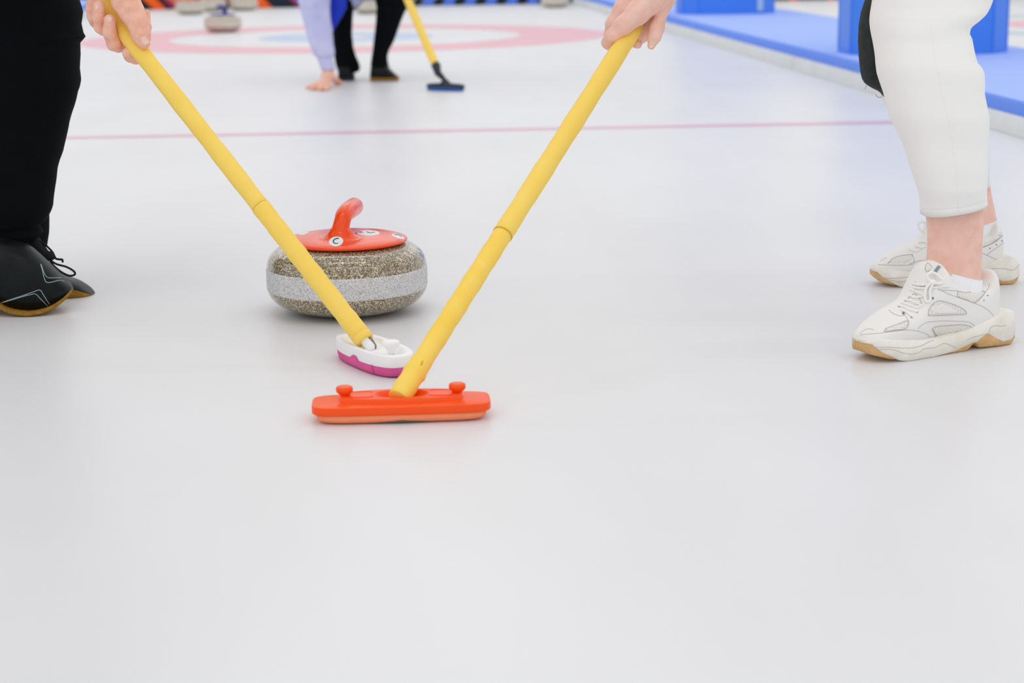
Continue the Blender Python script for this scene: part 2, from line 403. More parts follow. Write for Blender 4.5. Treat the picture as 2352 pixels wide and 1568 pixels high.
# kerb foam + raised carpeted walkway on either side of the sheet
def extrude_y(profile, y0, y1):
    P = np.array(profile, float); n = len(P)
    l0 = np.stack([P[:, 0], np.full(n, y0), P[:, 1]], 1); l1 = l0.copy(); l1[:, 1] = y1
    return loft([l0, l1])
WZ = .11; KZ = .064; EDGE = 2.30
def skew(v, x0=0):      # the boards run at a degree to the sheet's centre line
    v = np.array(v); v[:, 0] -= .0175*(v[:, 1]+2.5); return v
for side, s in (('right', 1), ('left', -1)):
    e0 = EDGE if s > 0 else 2.37
    root = empty('trim_1' if s > 0 else 'trim_2', (s*e0, -2, 0))
    tag(root, 'low grey foam kerb along the %s edge of the ice sheet' % side, 'kerb', kind='structure')
    y = -9.32
    while y < 9:
        prof = [(s*e0, 0), (s*(e0+.004), KZ*.5), (s*(e0+.012), KZ-.004), (s*(e0+.016), KZ), (s*(e0+.05), KZ), (s*(e0+.05), 0)]
        v, f = extrude_y(prof, y, y+2.747); o = link('kerb_block', skew(v), f, M['kerb'], root, smooth=False); bevel_obj(o, .003)
        y += 2.76
    x0, x1 = e0+.02, e0+1.05
    wk = empty('carpet_walkway', (s*(x0+x1)/2, -2, 0))
    tag(wk, 'raised blue carpeted walkway on the %s beside the ice' % side, 'walkway', kind='structure')
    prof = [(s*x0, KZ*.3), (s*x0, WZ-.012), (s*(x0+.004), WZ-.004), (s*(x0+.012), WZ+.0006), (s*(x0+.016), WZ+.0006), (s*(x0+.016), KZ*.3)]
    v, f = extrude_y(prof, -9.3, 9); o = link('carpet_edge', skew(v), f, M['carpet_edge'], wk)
    v, f = box(min(s*(x0+.014), s*x1), max(s*(x0+.014), s*x1), -9.3, 9, 0, WZ); o = link('carpet', skew(v), f, M['carpet'], wk, smooth=False); bevel_obj(o, .003, 2)

# tall blue padded posts standing on the right walkway
def blue_post(x0, x1, y0, y1, label, h=1.15, stripe=None):
    ch = .10; b = V3((x0+x1)/2, (y0+y1)/2, WZ); root = empty('padded_post', b)
    P = [(x0+ch, y0), (x1-ch, y0), (x1, y0+ch), (x1, y1-ch), (x1-ch, y1), (x0+ch, y1), (x0, y1-ch), (x0, y0+ch)]
    loops = [np.array([(x, y, z) for x, y in P]) for z in (WZ, WZ+.012, WZ+.012, WZ+h-.01, WZ+h)]
    c = b.copy()
    for i, s in ((0, 1.01), (1, 1.01), (4, .98)):
        loops[i][:, :2] = c[:2]+(loops[i][:, :2]-c[:2])*s
    v, f = loft(loops); o = link('post_body', v, f, M['blue_panel'], root, smooth=False)
    for i in range(8):      # seams of the padding
        v, f = tube([loops[2][i]+V3(0, 0, .005), loops[3][i]], .004, 6); link('piping', v, f, M['blue_panel'], root)
    if stripe:
        v, f = box(stripe[0], stripe[1], y0-.012, y0+.002, WZ+.02, WZ+h-.02); link('pale_strip', v, f, M['stripe'], root, smooth=False)
    tag(root, label, 'post', 'blue posts on the walkway')
blue_post(2.455, 3.195, -4.55, -4.12, 'near wide blue post standing on the walkway behind the white trousers')
blue_post(2.405, 3.075, .16, .62, 'far blue post with a pale strip on the walkway', stripe=(2.93, 2.972))

# bumper at the far end of the sheets, made of slanted coloured cushions
YB = 5.95
bump = empty('end_bumper', (0, YB, 0)); tag(bump, 'row of dark, blue and orange slanted cushions along the far end of the ice', 'bumper')
def cushion(px0, px1, lean, material, h=.30, proud=0.):
    xa = G(px0, 14)[0]; xb = G(px1, 14)[0]
    # place by width at the bumper's own distance
    def X(px):
        d = ray(px, 14); t = (YB-CAM[1])/d[1]; return CAM[0]+d[0]*t
    xa, xb = X(px0), X(px1); n = 5; L = []
    for z, g in ((.0, -.01), (.012, 0), (h*.5, .012), (h-.012, 0), (h, -.01)):
        sx = lean*z; y0 = YB-proud-g
        L.append(np.array([(xa+sx+.004, y0, z), (xb+sx-.004, y0, z), (xb+sx-.004, YB+.18, z), (xa+sx+.004, YB+.18, z)]))
    v, f = loft(L); o = link('cushion', v, f, material, bump, smooth=False); bevel_obj(o, .008, 2)
segs_left = [(180, 235, 'navy'), (235, 290, 'seg_blue'), (290, 352, 'charcoal'), (352, 384, 'seg_orange'), (384, 398, 'navy'), (398, 412, 'seg_crimson'),
             (412, 470, 'far_red'), (470, 540, 'charcoal'), (540, 594, 'far_red'), (594, 628, 'seg_orange'), (628, 684, 'navy'), (684, 694, 'seg_crimson'), (694, 760, 'seg_blue'), (760, 840, 'navy'), (840, 880, 'seg_blue'), (880, 945, 'navy')]
for a, b, c in segs_left: cushion(a, b, -1.0 if a < 700 else .5, M[c])
x = 945; i = 0
while x < 1235:
    wd = (22, 26)[i % 2]
    cushion(x, x+wd, .55, M[('charcoal', 'seg_blue')[i % 2]], proud=.02*(i % 2)); x += wd; i += 1
for a, b, c in ((1235, 1318, 'navy'), (1318, 1345, 'charcoal'), (1345, 1560, 'seg_blue'), (1560, 1780, 'navy'), (1780, 1812, 'charcoal'), (1812, 1830, 'seg_orange'), (1830, 1900, 'charcoal'), (1900, 1915, 'seg_orange'), (1915, 2060, 'vest'), (2060, 2400, 'charcoal')):
    cushion(a, b, .2, M[c])

# ================================================================== CURLING STONES
R0 = .1445
def stone_profile():
    return [(.06, .0), (.066, 0.0), (.072, .0015), (.089, .0045), (.108, .010), (.124, .0175), (.1348, .0265), (.1412, .036), (.1437, .044)], \
           [(.1437, .044), (.1446, .0475), (.1448, .055), (.1449, .064), (.1448, .073), (.1446, .080), (.1437, .0835)], \
           [(.1437, .0835), (.1425, .092), (.139, .101), (.132, .1095), (.1215, .117), (.108, .1223), (.092, .1250), (.05, .126)]
def dense(prof, n):
    P = smooth_path([(a, b, 0) for a, b in prof], n); return [(p[0], p[1]) for p in P]
S = G(800, 712); tow = CAM-S; tow[2] = 0; tow /= np.linalg.norm(tow); lat = np.cross([0, 0, 1.], tow)   # tow: towards the camera; lat: to the right
lat = -lat if np.dot(lat, RGT) < 0 else lat
stone = empty('curling_stone', S)
tag(stone, 'speckled brown granite curling stone with glossy orange-red handle, behind the crossed brooms', 'curling stone', 'curling stones')
lo_, bd_, up_ = stone_profile()
full = dense(lo_, 60)+dense([(a-.0012, b) for a, b in bd_], 16)[1:-1]+dense(up_, 60)
v, f = lathe(full, S, 128); link('granite_body', v, f, M['granite'], stone)
v, f = lathe(dense(bd_, 24), S, 128); o = link('striking_band', v, f, M['band'], stone); o['label'] = 'pale grey matt band around the widest part'
# orange cap and gooseneck in one moulding
Zc = .1258
cap = [('e', S+V3(0, 0, Zc+.0035), (.1105, .1105, .0125), I3, .006)]
def L(t, l, z): return S+tow*t+lat*l+V3(0, 0, z)
neck = [(L(.040, -.010, .121), .036), (L(.043, -.0098, .136), .0225), (L(.044, -.0095, .148), .0172), (L(.042, -.008, .159), .0150), (L(.036, -.005, .1695), .0146), (L(.024, -.002, .177), .0152),
        (L(.0, .004, .180), .0160), (L(-.045, .0125, .1795), .0166), (L(-.070, .0170, .1785), .0164)]
nk = smooth_path([(*p_, r_) for p_, r_ in neck], 72)
v, f = sdf_mesh(cap+[('c', neck[0][0], neck[1][0], neck[0][1], neck[1][1], .018), ('c', neck[1][0], neck[2][0], neck[1][1], neck[2][1], .012)]+chain([(q_[:3], q_[3]) for q_ in nk], .0006), .0014, .006)
keep = v[:, 2] > Zc-.002
v[:, 2] = np.maximum(v[:, 2], Zc+.0005)
handle = link('handle', v, f, M['red_plastic'], stone); handle['label'] = 'glossy orange-red handle moulding with gooseneck grip'
for q in handle.data.polygons: q.use_smooth = True
bvh = bvh_of(handle)
def ell(cx, cy, rx, ry, rot=0, n=20):
    a = np.linspace(0, 2*np.pi, n, endpoint=False); c, s = math.cos(rot), math.sin(rot)
    return [(cx+rx*math.cos(t)*c-ry*math.sin(t)*s, cy+rx*math.cos(t)*s+ry*math.sin(t)*c) for t in a]
draw_patch('sticker', bvh, ell(772, 554.2, 17, 11.4, -.12), M['sticker'], handle, .0006)
draw_line('letter_c', bvh, [(777.8, 548.2), (774, 548), (769.5, 549.8), (765.6, 554.2), (767.4, 558.6), (772, 560.2), (775.8, 559.8)], .0010, M['ink'], handle, .0008, 30)
draw_patch('sticker', bvh, ell(845, 534.8, 28, 6.4, .02), M['sticker'], handle, .0006)
draw_line('printed_mark', bvh, [(817, 536), (824, 533), (833, 534.2)], .0007, M['ink_blue'], handle, .0008)
draw_line('printed_mark', bvh, [(826, 534.2), (834, 534.6)], .0007, M['ink_pink'], handle, .0008)
draw_line('printed_mark', bvh, [(843, 533), (849, 535.5), (860, 534)], .0007, M['ink_blue'], handle, .0008)
draw_patch('sticker', bvh, ell(914, 542.8, 16, 4.6, .3), M['sticker'], handle, .0006)
draw_line('printed_mark', bvh, [(906, 540.2), (912, 539.4), (919, 541.6), (922, 544.2)], .0006, M['ink'], handle, .0008)
draw_patch('sticker', bvh, ell(697, 535.5, 12, 3.2, -.2), M['sticker'], handle, .0006)

def far_stone(px, py, label, hm, rot, handle_d=None):
    P = G(px, py); P = P+V3(*(FWD[:2]/np.linalg.norm(FWD[:2])*.10), 0)
    root = empty('curling_stone', P); lo_, bd_, up_ = stone_profile(); sc = .965
    g = [(a*sc, b) for a, b in lo_+[(x-.0012, y) for x, y in bd_[1:-1]]+up_]
    v, f = lathe(g, P, 48); link('granite_body', v, f, M['far_granite'], root)
    v, f = lathe([(a*sc, b) for a, b in bd_], P, 48); link('striking_band', v, f, M['far_band'], root)
    v, f = lathe([(.098, .1250), (.1, .1285), (.085, .1345), (.05, .137), (.02, .1375)], P, 40); o = link('handle', v, f, hm, root)
    d = V3(math.cos(rot), math.sin(rot), 0)
    pts = smooth_path([P+d*.045+V3(0, 0, .13), P+d*.043+V3(0, 0, .155), P+d*.03+V3(0, 0, .18), P+V3(0, 0, .19), P-d*.07+V3(0, 0, .187)], 20)
    v, f = tube(pts, np.linspace(.02, .0145, len(pts)), 12); link('grip', v, f, hm, o)
    tag(root, label, 'curling stone', 'curling stones')
far_stone(508, 75, 'blurred stone with dark blue handle sitting on the red ring behind', M['far_blue'], 1.2)
far_stone(434, 34, 'blurred stone with salmon handle nearest the left hand on the broom', M['far_red'], 2.0)
far_stone(484, 27, 'shaded stone half hidden behind the stone with blue handle', M['far_red'], .4)
far_stone(557, 25, 'rightmost blurred stone of the cluster next to the orange cushion', M['far_red'], 1.1)
far_stone(1276, 18, 'lone blurred stone by the far end cushions beside the blue walkway', M['far_blue'], .3)
far_stone(846, 32, 'grey stone seen between the crouching player legs', M['far_blue'], .9)

# ================================================================== BROOMS
def handle_mesh(A, B, r, n=60, wob=.0006, seed=0, bulges=()):
    t = np.linspace(0, 1, n); P = A+(B-A)*t[:, None]; rg = np.random.default_rng(seed)
    R = r+wob*np.sin(t*37+seed)+wob*.6*np.sin(t*91+2*seed)
    for tb, wb, hb in bulges: R = R+hb*np.exp(-((t-tb)/wb)**2)
    return tube(P, R, 28, True)
HR = .0152
def superplan(c, ax, ay, a, b, e, z, n=64):
    t = np.linspace(0, 2*np.pi, n, endpoint=False); ct, st = np.cos(t), np.sin(t)
    return c+np.outer(a*np.sign(ct)*np.abs(ct)**(2/e), ax)+np.outer(b*np.sign(st)*np.abs(st)**(2/e), ay)+V3(0, 0, z)
def plan_loft(c, ax, ay, levels, n=64, caps=(True, True)):
    return loft([superplan(c, ax, ay, a, b, e, z, n) for a, b, e, z in levels], caps)
def knob(c, z, r, h, d):
    pr = [(.003, z), (r*.34, z), (r*.38, z+h*.15), (r*.60, z+h*.42), (r*.92, z+h*.60), (r, z+h*.66), (r*1.02, z+h*.84), (r*.96, z+h*.95), (r*.80, z+h), (r*.3, z+h*1.01)]
    return lathe(pr, c, 28)

# --- orange-headed broom (right sweeper)
a, b = G(733, 977), G(1112, 966); ax = (b-a)/np.linalg.norm(b-a); ay = np.cross([0, 0, 1.], ax); Lh = np.linalg.norm(b-a)/2
oc = (a+b)/2+ay*.033
broom2 = empty('curling_broom', oc); tag(broom2, 'yellow foam-handled curling broom with an orange head, held by the player in white trousers', 'broom', 'curling brooms')
v, f = plan_loft(oc, ax, ay, [(Lh+.004, .037, 5.5, .0130), (Lh+.0085, .0395, 5.5, .0134), (Lh+.0105, .0410, 5.5, .0150), (Lh+.0105, .0410, 5.5, .0235), (Lh+.0095, .0402, 5.5, .0250), (Lh+.005, .0365, 5, .0260),
                              (Lh*.80, .032, 2.8, .0268), (Lh*.765, .0300, 2.6, .0276), (Lh*.750, .0290, 2.6, .0325), (Lh*.735, .0278, 2.6, .0338), (Lh*.34, .0215, 2.3, .0342), (Lh*.325, .0205, 2.2, .0336), (Lh*.27, .0165, 2.1, .0265), (Lh*.1, .008, 2, .0235)], 80)
oh = link('head', v, f, M['orange'], broom2); flat_shade_sharp(oh, 40)
v, f = plan_loft(oc, ax, ay, [(Lh-.012, .031, 6, .0012), (Lh-.004, .034, 6, .0022), (Lh+.003, .0380, 5.5, .0055), (Lh+.0055, .0395, 5.5, .0140)]); pd = link('fabric_pad', v, f, M['orange_pad'], oh)
v, f = plan_loft(oc, ax, ay, [(Lh*.64, .028, 3, .0002), (Lh*.70, .0345, 3, .0010), (Lh*.64, .0372, 2.3, .0030), (Lh*.2, .0388, 2.0, .0056)]); o = link('worn_underside', v, f, M['pad_dirty'], oh); o['label'] = 'grey worn underside of the fabric pad'
for sgn in (-1, 1):
    kc = oc+ax*sgn*Lh*.69+ay*.0
    v, f = knob(kc, .0262, .0118, .0205, 1); link('knob', v, f, M['orange'], oh)
    cc = oc+ax*sgn*Lh*.53
    v, f = plan_loft(cc, ax, ay, [(.0215, .0165, 5, .0338), (.0215, .0165, 5, .0349), (.0205, .0155, 5, .0349), (.0205, .0155, 5, .0342)]); o = link('top_panel', v, f, M['orange'], oh); flat_shade_sharp(o)
A2 = C(915.5, 914, depth(oc+V3(0, 0, .04))-.006); B2 = C(1442, 86, 3.0); d2 = (B2-A2)/np.linalg.norm(B2-A2)
E2 = A2+d2*1.18
hA = C(1143, 541, 0); t_j = 0
def t_of(px, A, B):    # parameter along A->B whose picture row is nearest to px
    ts = np.linspace(0, 1, 2001); P = A+(B-A)*ts[:, None]; q = P-CAM; y = IH/2-FPX*(q@UPV)/(q@FWD); return ts[np.argmin(abs(y-px))]
tj = t_of(538, A2, E2)
J2 = A2+(E2-A2)*tj
v1, f1 = handle_mesh(A2, J2, HR*.985, 50, .0004, 1, bulges=((.065, .05, .0018), (.145, .02, .0022), (.02, .03, -.0006)))
h2 = link('handle', v1, f1, M['foam_worn'], broom2); h2['label'] = 'yellow foam grip, scuffed near the head'
v1, f1 = handle_mesh(J2, E2, HR*1.02, 60, .0004, 2); link('handle', v1, f1, M['foam'], broom2)
tk = t_of(524, A2, E2)
for t_, mm in ((tj, 'foam_line'), (tk, 'foam')):
    q = A2+(E2-A2)*t_; v, f = tube([q-d2*.0006, q, q+d2*.0006], HR*1.045, 28); link('tape_joint', v, f, M[mm], broom2)
bvh = bvh_of(h2)
draw_patch('scuff', bvh, [(965, 838), (969, 829), (972, 829), (969, 839)], M['foam_line'], h2, .0003, .0003)

# --- white-headed broom (left sweeper)
wa = V3(.46, -.888, 0); wa /= np.linalg.norm(wa); wn = np.cross([0, 0, 1.], wa); Lw = .100
wc = G(859, 814, .018); wc[2] = 0
broom1 = empty('curling_broom', wc); tag(broom1, 'yellow foam-handled curling broom with white head and pink pad, held at the left', 'broom', 'curling brooms')
def white_level(s, z, e=2.6, n=96): return superplan(wc, wa, wn, (Lw+.003)*s if s <= 1 else Lw+.003, .0425*s, e, z, n)
lv = [superplan(wc, wa, wn, Lw*.985, .0365, 2.6, .0165, 96), superplan(wc, wa, wn, Lw, .0372, 2.6, .018, 96), superplan(wc, wa, wn, Lw, .0372, 2.6, .0325, 96), superplan(wc, wa, wn, Lw*.985, .0372, 2.6, .0345, 96),
      superplan(wc, wa, wn, Lw*.87, .0290, 2.4, .0350, 96), superplan(wc, wa, wn, Lw*.85, .0278, 2.4, .0342, 96), superplan(wc, wa, wn, Lw*.80, .0245, 2.3, .0285, 96), superplan(wc, wa, wn, Lw*.5, .017, 2.3, .0278, 96)]
# notch cut into the near long side
for li in (0, 1):
    L_ = lv[li]; u = (L_-wc)@wa; s_ = (L_-wc)@wn
    k_ = (s_ < 0); L_[:, 2] += np.where(k_, .0095*np.exp(-((u-.006)/.0075)**4), 0)
v, f = loft(lv); wh = link('head', v, f, M['white_plastic'], broom1); flat_shade_sharp(wh, 60)
v, f = plan_loft(wc, wa, wn, [(Lw-.012, .030, 2.8, .001), (Lw-.004, .034, 2.6, .003), (Lw-.001, .0355, 2.6, .010), (Lw-.0005, .0360, 2.6, .0265)], 96); o = link('fabric_pad', v, f, M['pink_pad'], wh); o['label'] = 'bright pink fabric pad'
for u in (.058,):
    v, f = tube([wc+wa*u-wn*.0315+V3(0, 0, .004), wc+wa*u-wn*.0335+V3(0, 0, .017)], .0012, 6); link('pad_seam', v, f, M['pink_pad'], wh)
for sgn in (-1, 1):
    v, f = knob(wc+wa*sgn*Lw*.52+wn*.004, .0278, .0135, .022, 1); link('knob', v, f, M['white_plastic'], wh)
A1 = C(838, 782, depth(wc+V3(0, 0, .045))); B1 = C(300, 90, 3.05); d1 = (B1-A1)/np.linalg.norm(B1-A1); E1 = A1+d1*1.18
tj = t_of(476, A1, E1); J1 = A1+(E1-A1)*tj
v1, f1 = handle_mesh(A1, J1, HR*1.02, 40, .0004, 3); h1 = link('handle', v1, f1, M['foam'], broom1)
v1, f1 = handle_mesh(J1, E1, HR*.985, 70, .0004, 4); link('handle', v1, f1, M['foam'], broom1)
q = J1; v, f = tube([q-d1*.0006, q, q+d1*.0006], HR*1.035, 28); link('tape_joint', v, f, M['foam_line'], broom1)
q = A1+d1*.012; v, f = tube([q, q+d1*.014], HR*1.05, 28); link('tape_wrap', v, f, M['foam'], broom1)
# steel pin below the foam
pa = C(848, 779, depth(A1)); v, f = tube([pa, C(859, 797, depth(wc+V3(0, 0, .03)))], .0052, 14); link('steel_pin', v, f, M['steel'], broom1)
v, f = tube([A1+d1*.01, A1-d1*.016], [.008, .008], 14); link('ferrule', v, f, M['white_plastic'], broom1)

# --- far broom (crouching player)
a, b = G(974, 208), G(1057, 211); fa = (b-a)/np.linalg.norm(b-a); fn = np.cross([0, 0, 1.], fa); fl = np.linalg.norm(b-a)/2
fc = (a+b)/2+fn*.03
broom3 = empty('curling_broom', fc); tag(broom3, 'blurred yellow-handled curling broom with a black and blue head in the background', 'broom', 'curling brooms')
v, f = plan_loft(fc, fa, fn, [(fl*.97, .03, 2.6, .014), (fl*1.02, .033, 2.6, .016), (fl*1.02, .033, 2.6, .026), (fl*.85, .026, 2.4, .031), (fl*.3, .016, 2, .034), (fl*.12, .012, 2, .048), (fl*.08, .008, 2, .05)], 40)
bh = link('head', v, f, M['brush_black'], broom3)
v, f = plan_loft(fc, fa, fn, [(fl*.92, .027, 2.8, .001), (fl*.98, .031, 2.8, .006), (fl*.99, .0325, 2.8, .019)], 40); link('fabric_pad', v, f, M['brush_blue'], bh)
Fh = fc+V3(0, 0, .045); Dh = depth(Fh)
p0, p1, p2, p3 = Fh, C(1006, 168, Dh), C(1000, 149, Dh+.02), C(936, -2, Dh+.14)
v, f = tube([p0, p1, C(1002, 152, Dh+.016), p2], [.008, .016, .0205, .0205], 18); link('ferrule', v, f, M['brush_black'], broom3)
dd = (p3-p2)/np.linalg.norm(p3-p2); v, f = handle_mesh(p2-dd*.004, p2+dd*1.02, .0185, 40, .0003, 5); link('handle', v, f, M['foam'], broom3)

# ================================================================== PEOPLE
def px_rings(rows, fwd=None, squash=1.0, n=36, e=2.2):
    """rows: (y, xl, xr, D[, depth half width]) -> rings across the limb; real width from the picture's width at distance D"""
    out = []; f = np.array([FWD[0], FWD[1], 0.]); f /= np.linalg.norm(f); r = np.cross(f, [0, 0, 1.])
    for row in rows:
        y, xl, xr, D = row[:4]; c = C((xl+xr)/2, y, D); hw = (xr-xl)/2*D/FPX; hd = row[4] if len(row) > 4 else hw*squash
        t = np.linspace(0, 2*np.pi, n, endpoint=False); ct, st = np.cos(t), np.sin(t)
        out.append(c+np.outer(hw*np.sign(ct)*np.abs(ct)**(2/e), r)+np.outer(hd*np.sign(st)*np.abs(st)**(2/e), f))
    return out
def axis_ring(c, u, vv, n=36):
    t = np.linspace(0, 2*np.pi, n, endpoint=False); return np.asarray(c)+np.outer(np.cos(t), u)+np.outer(np.sin(t), vv)
def resample_rows(rows, step=7):
    R = np.array([r if len(r) == 5 else (*r, -1) for r in rows], float); y = np.arange(R[0, 0], R[-1, 0]+.01, step*np.sign(R[-1, 0]-R[0, 0]))
    o = np.argsort(R[:, 0]); 
    return [tuple([yy]+[np.interp(yy, R[o, 0], R[o, k]) for k in range(1, 5)]) for yy in y]
def wrinkle(v, amp, sc, seed=0):
    """soft cloth folds: low-frequency displacement along the radial direction of each ring"""
    rg = np.random.default_rng(seed); d = np.zeros(len(v))
    for i in range(7):
        k = rg.normal(size=3)*sc*(1, 1, 1.8); d += np.sin(v@k+rg.uniform(0, 6.28))/(1+i*.4)
    return d*amp/3
def fold_loops(loops, amp, sc, seed=0):
    out = []
    for l in loops:
        c = l.mean(0); q = l-c; r = np.linalg.norm(q, axis=1)[:, None]; out.append(l+q/r*wrinkle(l, amp, sc, seed)[:, None])
    return out
fh = np.array([FWD[0], FWD[1], 0.]); fh /= np.linalg.norm(fh); rh = np.cross(fh, [0, 0, 1.]); UZ = V3(0, 0, 1)

def head_prims(c, face, up):
    """c: head centre, face: facing direction"""
    face = face/np.linalg.norm(face); side = np.cross(face, up); side /= np.linalg.norm(side); up2 = np.cross(side, face)
    Rm = np.stack([side, face, up2])
    P = [('e', c+up2*.02, (.074, .092, .10), Rm, .02), ('e', c-up2*.05+face*.022, (.055, .062, .06), Rm, .03), ('c', c-up2*.085+face*.06, c-up2*.08+face*.03, .022, .03, .02),
         ('c', c+face*.088+up2*.012, c+face*.108-up2*.022, .008, .014, .012), ('c', c+face*.084-up2*.052-side*.018, c+face*.084-up2*.052+side*.018, .008, .008, .006),
         ('c', c+face*.086+up2*.03-side*.035, c+face*.086+up2*.03+side*.035, .009, .009, .012)]
    for s in (-1, 1):
        P.append(('e', c+side*s*.078-face*.008, (.011, .022, .034), Rm, .008)); P.append(('x', c+face*.105+up2*.012+side*s*.033, c+face*.1+up2*.012+side*s*.034, .016, .014, .008))
    return P, side, up2
def add_head(body, c, face, up, hair_long):
    face = face/np.linalg.norm(face); side = np.cross(face, up); side /= np.linalg.norm(side); up2 = np.cross(side, face); Rm = np.stack([side, face, up2])
    hp = [('e', c+up2*.038-face*.014, (.084, .096, .094), Rm, .02), ('e', c-face*.05-up2*.02, (.07, .05, .075), Rm, .02)]
    if hair_long: hp += chain([(c-face*.09, .04), (c-face*.12-up2*.05, .035), (c-face*.12-up2*.16, .018)], .03)
    hp.append(('x', c+face*.12-up2*.03, c+face*.10-up2*.01, .07, .085, .02))
    v, f = sdf_mesh(hp, .008, .02); link('hair', v, f, M['hair'], body)
    for s in (-1, 1):
        e = c+face*.083+up2*.012+side*s*.033; v, f = lathe([(.001, -.011), (.007, -.008), (.0105, 0), (.007, .008), (.001, .011)], e, 14); link('eye', v, f, M['eye'], body)

# ------------------------------------------------------------------ sneaker builder (white chunky trainers)
def sup_section(o, ax, ny, x, wl, zb, zt, e, n=40, off=0., et=None):
    t = np.linspace(0, 2*np.pi, n, endpoint=False); ct, st = np.cos(t), np.sin(t)
    ee = np.where(st > 0, et or e, e)
    w_ = wl*np.sign(ct)*np.abs(ct)**(2/ee); z = (zb+zt)/2+(zt-zb)/2*np.sign(st)*np.abs(st)**(2/ee)
    return o+ax*x+np.outer(w_+off, ny)+np.outer(z, UZ)
def interp_rows(rows, xs):
    R = np.array(rows, float); return [tuple([x]+[np.interp(x, R[:, 0], R[:, k]) for k in range(1, R.shape[1])]) for x in xs]
def endspace(a, b, n):
    t = (1-np.cos(np.linspace(0, np.pi, n)))/2; return a+(b-a)*t
def sneaker(person, toe, ax, ny, sc, label, zs=1.0):
    """toe: ground point under the toe tip; ax: toe->heel; ny: sideways away from the camera"""
    T = lambda x: x*sc
    Z = lambda z: z*zs
    def W(x):   # sole half width
        return np.interp(x, [0, .004, .012, .03, .055, .085, .12, .17, .22, .27, .30, .315, .322, .326], [.004, .018, .030, .041, .047, .048, .045, .040, .039, .040, .036, .027, .016, .003])
    up = [(.008, .014, .031, .038, 2.2), (.014, .029, .020, .044, 2.2), (.032, .039, .018, .056, 2.2), (.05, .0435, .018, .066, 2.2), (.07, .0455, .018, .0755, 2.1), (.09, .046, .018, .083, 2.0), (.10, .046, .018, .089, 1.9),
          (.112, .0455, .018, .103, 1.8), (.122, .045, .018, .126, 1.7), (.130, .044, .018, .141, 1.8), (.150, .042, .02, .142, 2.1), (.160, .0412, .02, .137, 2.6), (.172, .0405, .02, .116, 3.4), (.19, .0395, .02, .101, 4.2), (.21, .039, .02, .092, 5), (.235, .0385, .02, .089, 5),
          (.255, .037, .02, .096, 4.5), (.266, .034, .02, .117, 3.5), (.276, .028, .02, .117, 2.6), (.284, .018, .022, .098, 2.2), (.288, .006, .026, .08, 2.2)]
    xs = np.concatenate([endspace(.008, .1, 22)[:-1], np.linspace(.1, .26, 34), endspace(.26, .288, 12)[1:]])
    loops = [sup_section(toe, ax, ny, T(x), T(w_), Z(zb), Z(zt), 2.4, 44, 0, e) for x, w_, zb, zt, e in interp_rows(up, xs)]
    v, f = loft(loops); sh = link('sneaker', v, f, M['leather_white'], person); sh['label'] = label
    # midsole with its wavy lower and upper lines
    xs = endspace(0.0, .326, 90)
    zl = np.interp(xs, [0, .010, .016, .026, .042, .056, .070, .080, .13, .175, .20, .215, .222, .236, .246, .262, .28, .30, .318, .326], [.030, .028, .022, .015, .008, .002, .0, .0, .0, .003, .009, .0125, .0125, .021, .023, .014, .007, .008, .014, .022])
    zu = np.interp(xs, [0, .02, .06, .10, .14, .17, .20, .225, .26, .29, .307, .318, .326], [.034, .038, .034, .029, .028, .030, .034, .041, .049, .058, .052, .040, .028])
    loops = []
    for x, a, b in zip(xs, zl, zu):
        wv = W(x); t = T(1)
        P = [(-wv*.93, a), (-wv*.99, a+.002), (-wv*1.02, (a+b)/2), (-wv*.985, b-.003), (-wv*.93, b), (wv*.93, b), (wv*.985, b-.003), (wv*1.02, (a+b)/2), (wv*.99, a+.002), (wv*.93, a)]
        loops.append(np.array([toe+ax*T(x)+ny*T(p)+UZ*Z(z) for p, z in P]))
    v, f = loft(loops); ms = link('midsole', v, f, M['midsole'], sh)
    xs = endspace(.0015, .3235, 70); loops = []
    zb = np.interp(xs, [0, .012, .04, .08, .10, .20, .213, .217, .222, .227, .30, .316, .324], [.022, .012, .005, .001, 0, 0, .006, .0115, .0115, .003, .0, .006, .018])
    for x, a in zip(xs, zb):
        wv = W(x)*.965; b = max(a+.002, np.interp(x, [0, .02, .06, .3, .315, .326], [.030, .027, .022, .026, .030, .033]))
        P = [(-wv*.9, a), (-wv*.99, a+.003), (-wv*1.0, b), (wv*1.0, b), (wv*.99, a+.003), (wv*.9, a)]
        loops.append(np.array([toe+ax*T(x)+ny*T(p)+UZ*Z(z) for p, z in P]))
    v, f = loft(loops); os_ = link('outsole', v, f, M['gum'], sh); os_['label'] = 'tan gum rubber outsole'
    return sh, ms, os_

# ================================================================== PLAYER IN WHITE TROUSERS (right)
a_, b_ = G(2068, 834), G(2241, 809.5); nax = (b_-a_)/np.linalg.norm(b_-a_); nny = np.cross(UZ, nax)
ntoe = a_+nny*.048-nax*.048
fax = V3(1, -.02, 0); fax /= np.linalg.norm(fax); fny = np.cross(UZ, fax)
ftoe = V3(C(2014, 640, 3.38)[0], -9.4395, 0)
